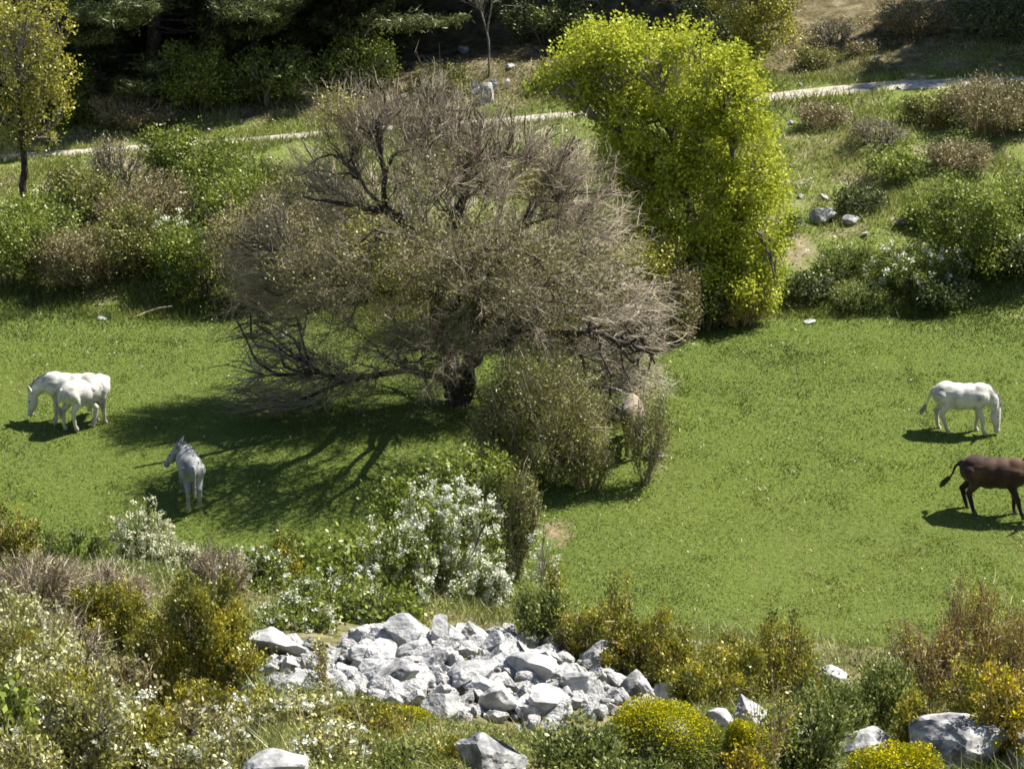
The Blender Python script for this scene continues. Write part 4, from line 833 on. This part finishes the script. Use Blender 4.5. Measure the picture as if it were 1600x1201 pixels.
# wire fence beside the track
def wirefence(pts, label):
    t = thing('wire_fence', pts[0], label, 'fence'); p0 = np.array(pts[0]); n = 26; s = np.linspace(0, 1, n)[:, None]; P = []
    for a, b in zip(pts[:-1], pts[1:]):
        a, b = np.array(a), np.array(b); q = a + (b - a) * s; q[:, 2] -= .12 * (4 * s * (1 - s))[:, 0]; P.append(q)
    P = np.concatenate(P) - p0; k = np.full(len(P) - 1, .011); L = tubes(P[:-1], P[1:], k, k, k * 0 + .5, 5); mk('wire', *L[:2], M['wire'], L[2], t)
    for q in pts:
        zg = float(ter(q[0], q[1])); a = np.array([[q[0], q[1], zg - .2]]) - p0; b = np.array([[q[0] + .02, q[1], q[2] + .08]]) - p0
        L = tubes(a, b, np.array([.04]), np.array([.035]), np.array([.5]), 8); mk('post', *L[:2], M['post'], L[2], t)
def wp(px, row, Yd):
    z = HC - Yd * float(tanrow(row)); d = Yd * math.cos(PIT) + (HC - z) * math.sin(PIT); return ((px - 800) / FPX * d, Yd, z)
wirefence([wp(1385, 103, 83.4), wp(1625, 78, 83.4), wp(1860, 52, 83.4)], 'thin wire fence line along the shaded upper side of the track at the right')
wirefence([wp(375, 191, 83.3), wp(505, 185, 83.3), wp(640, 172, 83.3)], 'thin wire fence line in the dark forest shade above the track at the left')
# ---------------------------------------------------------------- donkeys
def hide(name, base, dark, light, sc_=4., muzzle=(.16, .15, .15), leg=None, legz=.45):
    m, t, N, K = newmat(name); tc = N('TexCoord'); n = N('TexNoise'); n.inputs['Scale'].default_value = sc_; n.inputs['Detail'].default_value = 7; K(tc.outputs['Object'], n.inputs['Vector'])
    r = ramp(N, [dark, base, light], [.36, .48, .64]); K(n.outputs[0], r.inputs[0]); out = r.outputs[0]
    for an, c in (('muz', muzzle), ('leg', leg)):
        if c:
            a = N('Attribute'); a.attribute_name = an; x = N('Mix'); x.data_type = 'RGBA'; K(a.outputs['Fac'], x.inputs[0]); K(out, x.inputs[6]); x.inputs[7].default_value = (*c, 1); out = x.outputs[2]
    b = N('BsdfPrincipled'); b.inputs['Roughness'].default_value = .75; b.inputs['Specular IOR Level'].default_value = .25; b.inputs['Sheen Weight'].default_value = .15
    n2 = N('TexNoise'); n2.inputs['Scale'].default_value = 45; n2.inputs['Detail'].default_value = 4; K(tc.outputs['Object'], n2.inputs['Vector']); bp = N('Bump'); bp.inputs['Strength'].default_value = .5; bp.inputs['Distance'].default_value = .01
    K(n2.outputs[0], bp.inputs['Height']); K(bp.outputs[0], b.inputs['Normal']); K(out, b.inputs['Base Color']); o = N('OutputMaterial'); K(b.outputs[0], o.inputs[0]); return m
M['whitehide'] = hide('white_hide', (.58, .56, .52), (.36, .33, .29), (.66, .64, .60), 5, (.26, .24, .22), (.50, .46, .39))
M['greyhide'] = hide('shade_grey_hide', (.24, .245, .26), (.15, .15, .16), (.36, .36, .36), 4, (.3, .28, .28))  # pale coat darkened and blued: the tree's shade is put into the colour
M['tanhide'] = hide('tan_hide', (.14, .11, .085), (.06, .045, .035), (.30, .24, .18), 2.2, (.4, .36, .3))
M['brownhide'] = hide('dark_brown_hide', (.038, .018, .011), (.018, .010, .007), (.10, .052, .030), 2.5, (.3, .26, .22), (.014, .010, .008))
M['hoof'] = noisemat('hoof', [(.05, .045, .04), (.12, .11, .10)], 20, 3)
M['hoofpale'] = noisemat('pale_hoof', [(.30, .28, .25), (.45, .42, .38)], 20, 3)
M['eye'] = noisemat('eye', [(.01, .008, .006), (.02, .015, .01)], 5, 2, rough=.15, spec=.6)
M['whitehair'] = leafmat('white_hair', [(.28, .26, .23), (.42, .40, .36), (.55, .53, .49)], .1, 0)
M['darkhair'] = leafmat('dark_hair', [(.01, .008, .006), (.03, .02, .014), (.06, .04, .03)], 0, .05)
def sphereV(c, r, nu=14, nv=8):
    u = np.linspace(0, 2 * math.pi, nu + 1)[:-1]; w_ = np.linspace(-math.pi / 2, math.pi / 2, nv + 1)
    V = [np.array(c) + np.array(r) * np.array([math.cos(a) * math.cos(b), math.sin(a) * math.cos(b), math.sin(b)]) for b in w_ for a in u]
    F = [[j * nu + i, j * nu + (i + 1) % nu, (j + 1) * nu + (i + 1) % nu, (j + 1) * nu + i] for j in range(nv) for i in range(nu)]
    return V, F
def capsule(p, q, r0, r1, flat=None, n=14):
    p, q = np.array(p, float), np.array(q, float); d = unit(q - p); L = np.linalg.norm(q - p)
    h = np.array([0, 1., 0]) if abs(d[1]) < .9 else np.array([1., 0, 0]); s = unit(h - d * (h @ d)); t = np.cross(d, s)
    fl = flat or (1, 1); rows = []
    for a in np.linspace(-math.pi / 2, 0, 5): rows.append((math.sin(a) * r0, math.cos(a) * r0))
    for k in (.25, .5, .75): rows.append((L * k, r0 + (r1 - r0) * k))
    for a in np.linspace(0, math.pi / 2, 5): rows.append((L + math.sin(a) * r1, max(math.cos(a), 1e-3) * r1))
    rows[0] = (rows[0][0], 1e-3 * r0)
    V = [p + d * x + (s * math.cos(u) * fl[0] + t * math.sin(u) * fl[1]) * r for x, r in rows for u in np.linspace(0, 2 * math.pi, n + 1)[:-1]]
    F = [[j * n + i, j * n + (i + 1) % n, (j + 1) * n + (i + 1) % n, (j + 1) * n + i] for j in range(len(rows) - 1) for i in range(n)]
    F += [[0 * n + 0, n - 1, n - 2, 1]]
    return V, F[:-1]
def donkey(loc, yaw, scale, label, hidem, hair, neck, legs, tail, name='donkey', seed=1, group='donkeys grazing in the meadow'):
    """neck: (poll xyz, muzzle xyz); legs: four (elbow dx, knee dx,dz, hoof dx, hoof lift) for fore-left, fore-right, hind-left, hind-right; tail: polyline"""
    rng = np.random.default_rng(seed); t = thing(name, loc, label, 'donkey', group, yaw); t.scale = (scale,) * 3
    parts = []
    E = lambda c, r: parts.append(sphereV(c, r, 24, 14)); Cc = lambda *a, **k: parts.append(capsule(*a, **k))
    E((.33, 0, .79), (.24, .19, .27)); E((.12, 0, .76), (.30, .235, .275)); E((-.10, 0, .75), (.30, .25, .28)); E((-.33, 0, .82), (.25, .205, .24)); E((-.43, 0, .79), (.18, .175, .22))
    Cc((-.36, 0, .80), (.34, 0, .78), .225, .225); E((.30, 0, .93), (.17, .075, .11)); E((-.05, 0, .92), (.35, .09, .065)); E((-.36, 0, .97), (.14, .10, .07)); E((.45, 0, .74), (.12, .12, .14))
    for s in (-1, 1): E((-.36, s * .10, .84), (.15, .10, .17)); E((.33, s * .115, .76), (.13, .065, .20))
    poll, muz = np.array(neck[0], float), np.array(neck[1], float); root = np.array([.42, 0, .84])
    mid = root + (poll - root) * .5 + np.array([.03, 0, .05]); Cc(root, mid, .20, .15, flat=(.62, 1.)); Cc(mid, poll, .15, .10, flat=(.68, 1.))
    Cc(root + [-.03, 0, -.07], mid + [-.0, 0, -.03], .13, .10, flat=(.7, 1.))
    hd = unit(muz - poll); side = unit(np.cross(hd, [0, 0, 1.]) if abs(hd[2]) < .98 else np.array([0, -1., 0])); fr = np.cross(side, hd)
    if fr @ np.array([1, 0, .3]) < 0: fr = -fr
    Cc(poll, poll + hd * .20 - fr * .02, .105, .108, flat=(.78, 1.)); Cc(poll + hd * .12, muz - hd * .07, .094, .066, flat=(.8, 1.)); Cc(poll + hd * .1 - fr * .05, poll + hd * .26 - fr * .03, .06, .05, flat=(.8, 1)); E(muz - hd * .045, (.07, .066, .066))
    for s in (-1, 1):
        e0 = poll - hd * .03 + side * s * .055; ed = unit(-hd * .75 + side * s * .65 + fr * .15); Cc(e0, e0 + ed * .12, .032, .050, flat=(1, .6)); Cc(e0 + ed * .12, e0 + ed * .31, .050, .018, flat=(1, .6))
    hoofs = []
    for k, (sx_, y_) in enumerate(((1, .115), (1, -.115), (-1, .115), (-1, -.115))):
        kdx, fdx, lift, dy = legs[k]
        if sx_ > 0:
            P = [(.33, y_, .74), (.30, y_, .56), (.31 + kdx, y_ + dy * .5, .33 + lift * .6), (.31 + fdx * .92, y_ + dy, .12 + lift), (.33 + fdx, y_ + dy, .035 + lift)]; r = [.115, .080, .050, .037, .042]
        else:
            P = [(-.40, y_ * .95, .78), (-.32 + kdx * .3, y_, .60), (-.50 + kdx, y_ + dy * .5, .40 + lift * .6), (-.46 + fdx, y_ + dy, .12 + lift), (-.43 + fdx, y_ + dy, .035 + lift)]; r = [.15, .105, .052, .038, .042]
        for i in range(4): Cc(P[i], P[i + 1], r[i], r[i + 1] if i < 3 else .034)
        E(P[2], (r[2] * 1.12,) * 3); hoofs.append((P[3], P[4]))
    tp = np.array(tail, float); tr = np.linspace(.036, .018, len(tp))
    for i in range(len(tp) - 1): Cc(tp[i], tp[i + 1], tr[i], tr[i + 1])
    VV, FF, n = [], [], 0
    for V, F in parts: VV.append(np.array(V)); FF.append(np.array(F) + n); n += len(V)
    src = mk('tmp', np.concatenate(VV), np.concatenate(FF), None)
    md = src.modifiers.new('r', 'REMESH'); md.mode = 'VOXEL'; md.voxel_size = .0125
    ms = src.modifiers.new('s', 'SMOOTH'); ms.factor = .5; ms.iterations = 22
    dg = bpy.context.evaluated_depsgraph_get(); me = bpy.data.meshes.new_from_object(src.evaluated_get(dg)); old = src.data; bpy.data.objects.remove(src); bpy.data.meshes.remove(old)
    me.name = 'body'; me.materials.clear(); me.materials.append(M[hidem]); me.polygons.foreach_set('use_smooth', np.ones(len(me.polygons), bool))
    co = np.zeros(len(me.vertices) * 3, np.float32); me.vertices.foreach_get('co', co); co = co.reshape(-1, 3)
    a = me.attributes.new('muz', 'FLOAT', 'POINT'); a.data.foreach_set('value', (1 - sm(.07, .16, np.linalg.norm(co - muz, axis=1))).astype(np.float32))
    a = me.attributes.new('leg', 'FLOAT', 'POINT'); a.data.foreach_set('value', (1 - sm(.12, .62, co[:, 2] + .5 * (np.linalg.norm(co - poll, axis=1) < .3))).astype(np.float32))
    b = bpy.data.objects.new('body', me); C.objects.link(b); b.parent = t
    for f, h in hoofs:
        f, h = np.array(f), np.array(h); V, F = capsule(h + [0, 0, .03], h + [.012, 0, -.012], .036, .047, n=12); V = np.array(V); V[:, 2] = np.maximum(V[:, 2], h[2] - .035); mk('hoof', V, F, M['hoofpale' if 'white' in hidem or 'grey' in hidem else 'hoof'], None, t, True)
    for s in (-1, 1):
        V, F = sphereV(poll + hd * .13 + fr * .04 + side * s * .078, (.017,) * 3, 8, 6); mk('eye', V, F, M['eye'], None, t, True)
    q = rng.uniform(0, 1, 420)[:, None]; base = np.where(q < .5, root + [-.04, 0, .05] + (mid + [0, 0, .0] - root - [-.04, 0, .05]) * q * 2, mid + (poll - mid) * (q - .5) * 2)
    nd = unit(poll - root); upn = unit(np.array([.0, 0, 1.]) - nd * nd[2] + 1e-6); upn = upn if upn[2] > 0 or abs(nd[2]) > .9 else -upn
    A = base + upn * (.085 + .035 * (1 - q)) + rng.normal(size=(420, 3)) * .008; B = A + upn * .06 + rng.normal(size=(420, 3)) * .012
    L = tubes(A, B, np.full(420, .006), np.full(420, .003), rng.uniform(0, 1, 420)); mk('mane', *L[:2], M[hair], L[2], t)
    e = tp[-1]; dd = unit(tp[-1] - tp[-2]); A = e + rng.normal(size=(160, 3)) * .012 - dd * .03; B = A + dd * rng.uniform(.12, .22, (160, 1)) + rng.normal(size=(160, 3)) * .018
    L = tubes(A, B, np.full(160, .007), np.full(160, .003), rng.uniform(0, 1, 160)); mk('tail_tuft', *L[:2], M[hair], L[2], t)
    return t
def dk(px, row, *a, **k):
    x, y, z = ground_at(px, row, 46, 76); return donkey((x, y, z - .008), *a, **k)
st = [(.0, .0, 0, 0), (.05, .07, 0, 0), (.0, .0, 0, 0), (.04, .06, 0, 0)]
hang = [(-.58, 0, .90), (-.64, 0, .80), (-.65, 0, .62), (-.63, 0, .50)]
RD = math.radians
dk(1502, 676, RD(-9), 1.0, 'white donkey grazing with its head down on the right side of the meadow', 'whitehide', 'whitehair', ((.66, 0, .52), (.70, 0, .04)),
   [(.0, -.04, 0, 0), (.10, .12, 0, .02), (-.02, -.02, 0, 0), (.10, .16, 0, 0)], [(-.58, 0, .90), (-.65, 0, .78), (-.68, .02, .62), (-.74, .03, .50)], seed=2)
dk(1552, 805, RD(-14), 1.12, 'dark brown donkey grazing at the right frame edge, head cut off', 'brownhide', 'darkhair', ((.92, -.03, .60), (1.06, -.05, .14)),
   [(.02, .02, 0, 0), (.10, .18, 0, 0), (-.06, -.02, 0, 0), (.08, .12, 0, 0)], [(-.58, 0, .92), (-.68, 0, .82), (-.72, 0, .68), (-.80, 0, .58)], seed=3)
dk(115, 661, RD(172), 1.02, 'white donkey facing left with its muzzle in the grass, the rear one of the pair', 'whitehide', 'whitehair', ((.80, .0, .56), (.87, .0, .12)),
   st, hang, seed=4)
dk(136, 667, RD(40), .98, 'white donkey standing in front of the other one at the left, one hind leg bent', 'whitehide', 'whitehair', ((.52, .40, .55), (.40, .52, .12)),
   [(.0, .0, 0, 0), (.03, .05, 0, 0), (.02, -.02, 0, 0), (.12, .10, .02, 0)], hang, seed=5)
dk(298, 783, RD(104), .98, 'pale grey donkey seen from behind with raised head at the tree shadow', 'greyhide', 'whitehair', ((.62, .17, .86), (.71, .38, .52)),
   [(.0, .03, 0, 0), (.0, -.03, 0, 0), (.0, .0, 0, 0), (.03, .06, 0, 0)], hang, seed=6)
dk(988, 703, RD(88), .98, 'tan brown donkey seen from behind, half hidden by twigs at the middle of the meadow', 'tanhide', 'darkhair', ((.70, -.12, .60), (.74, -.2, .16)),
   st, hang, seed=7)
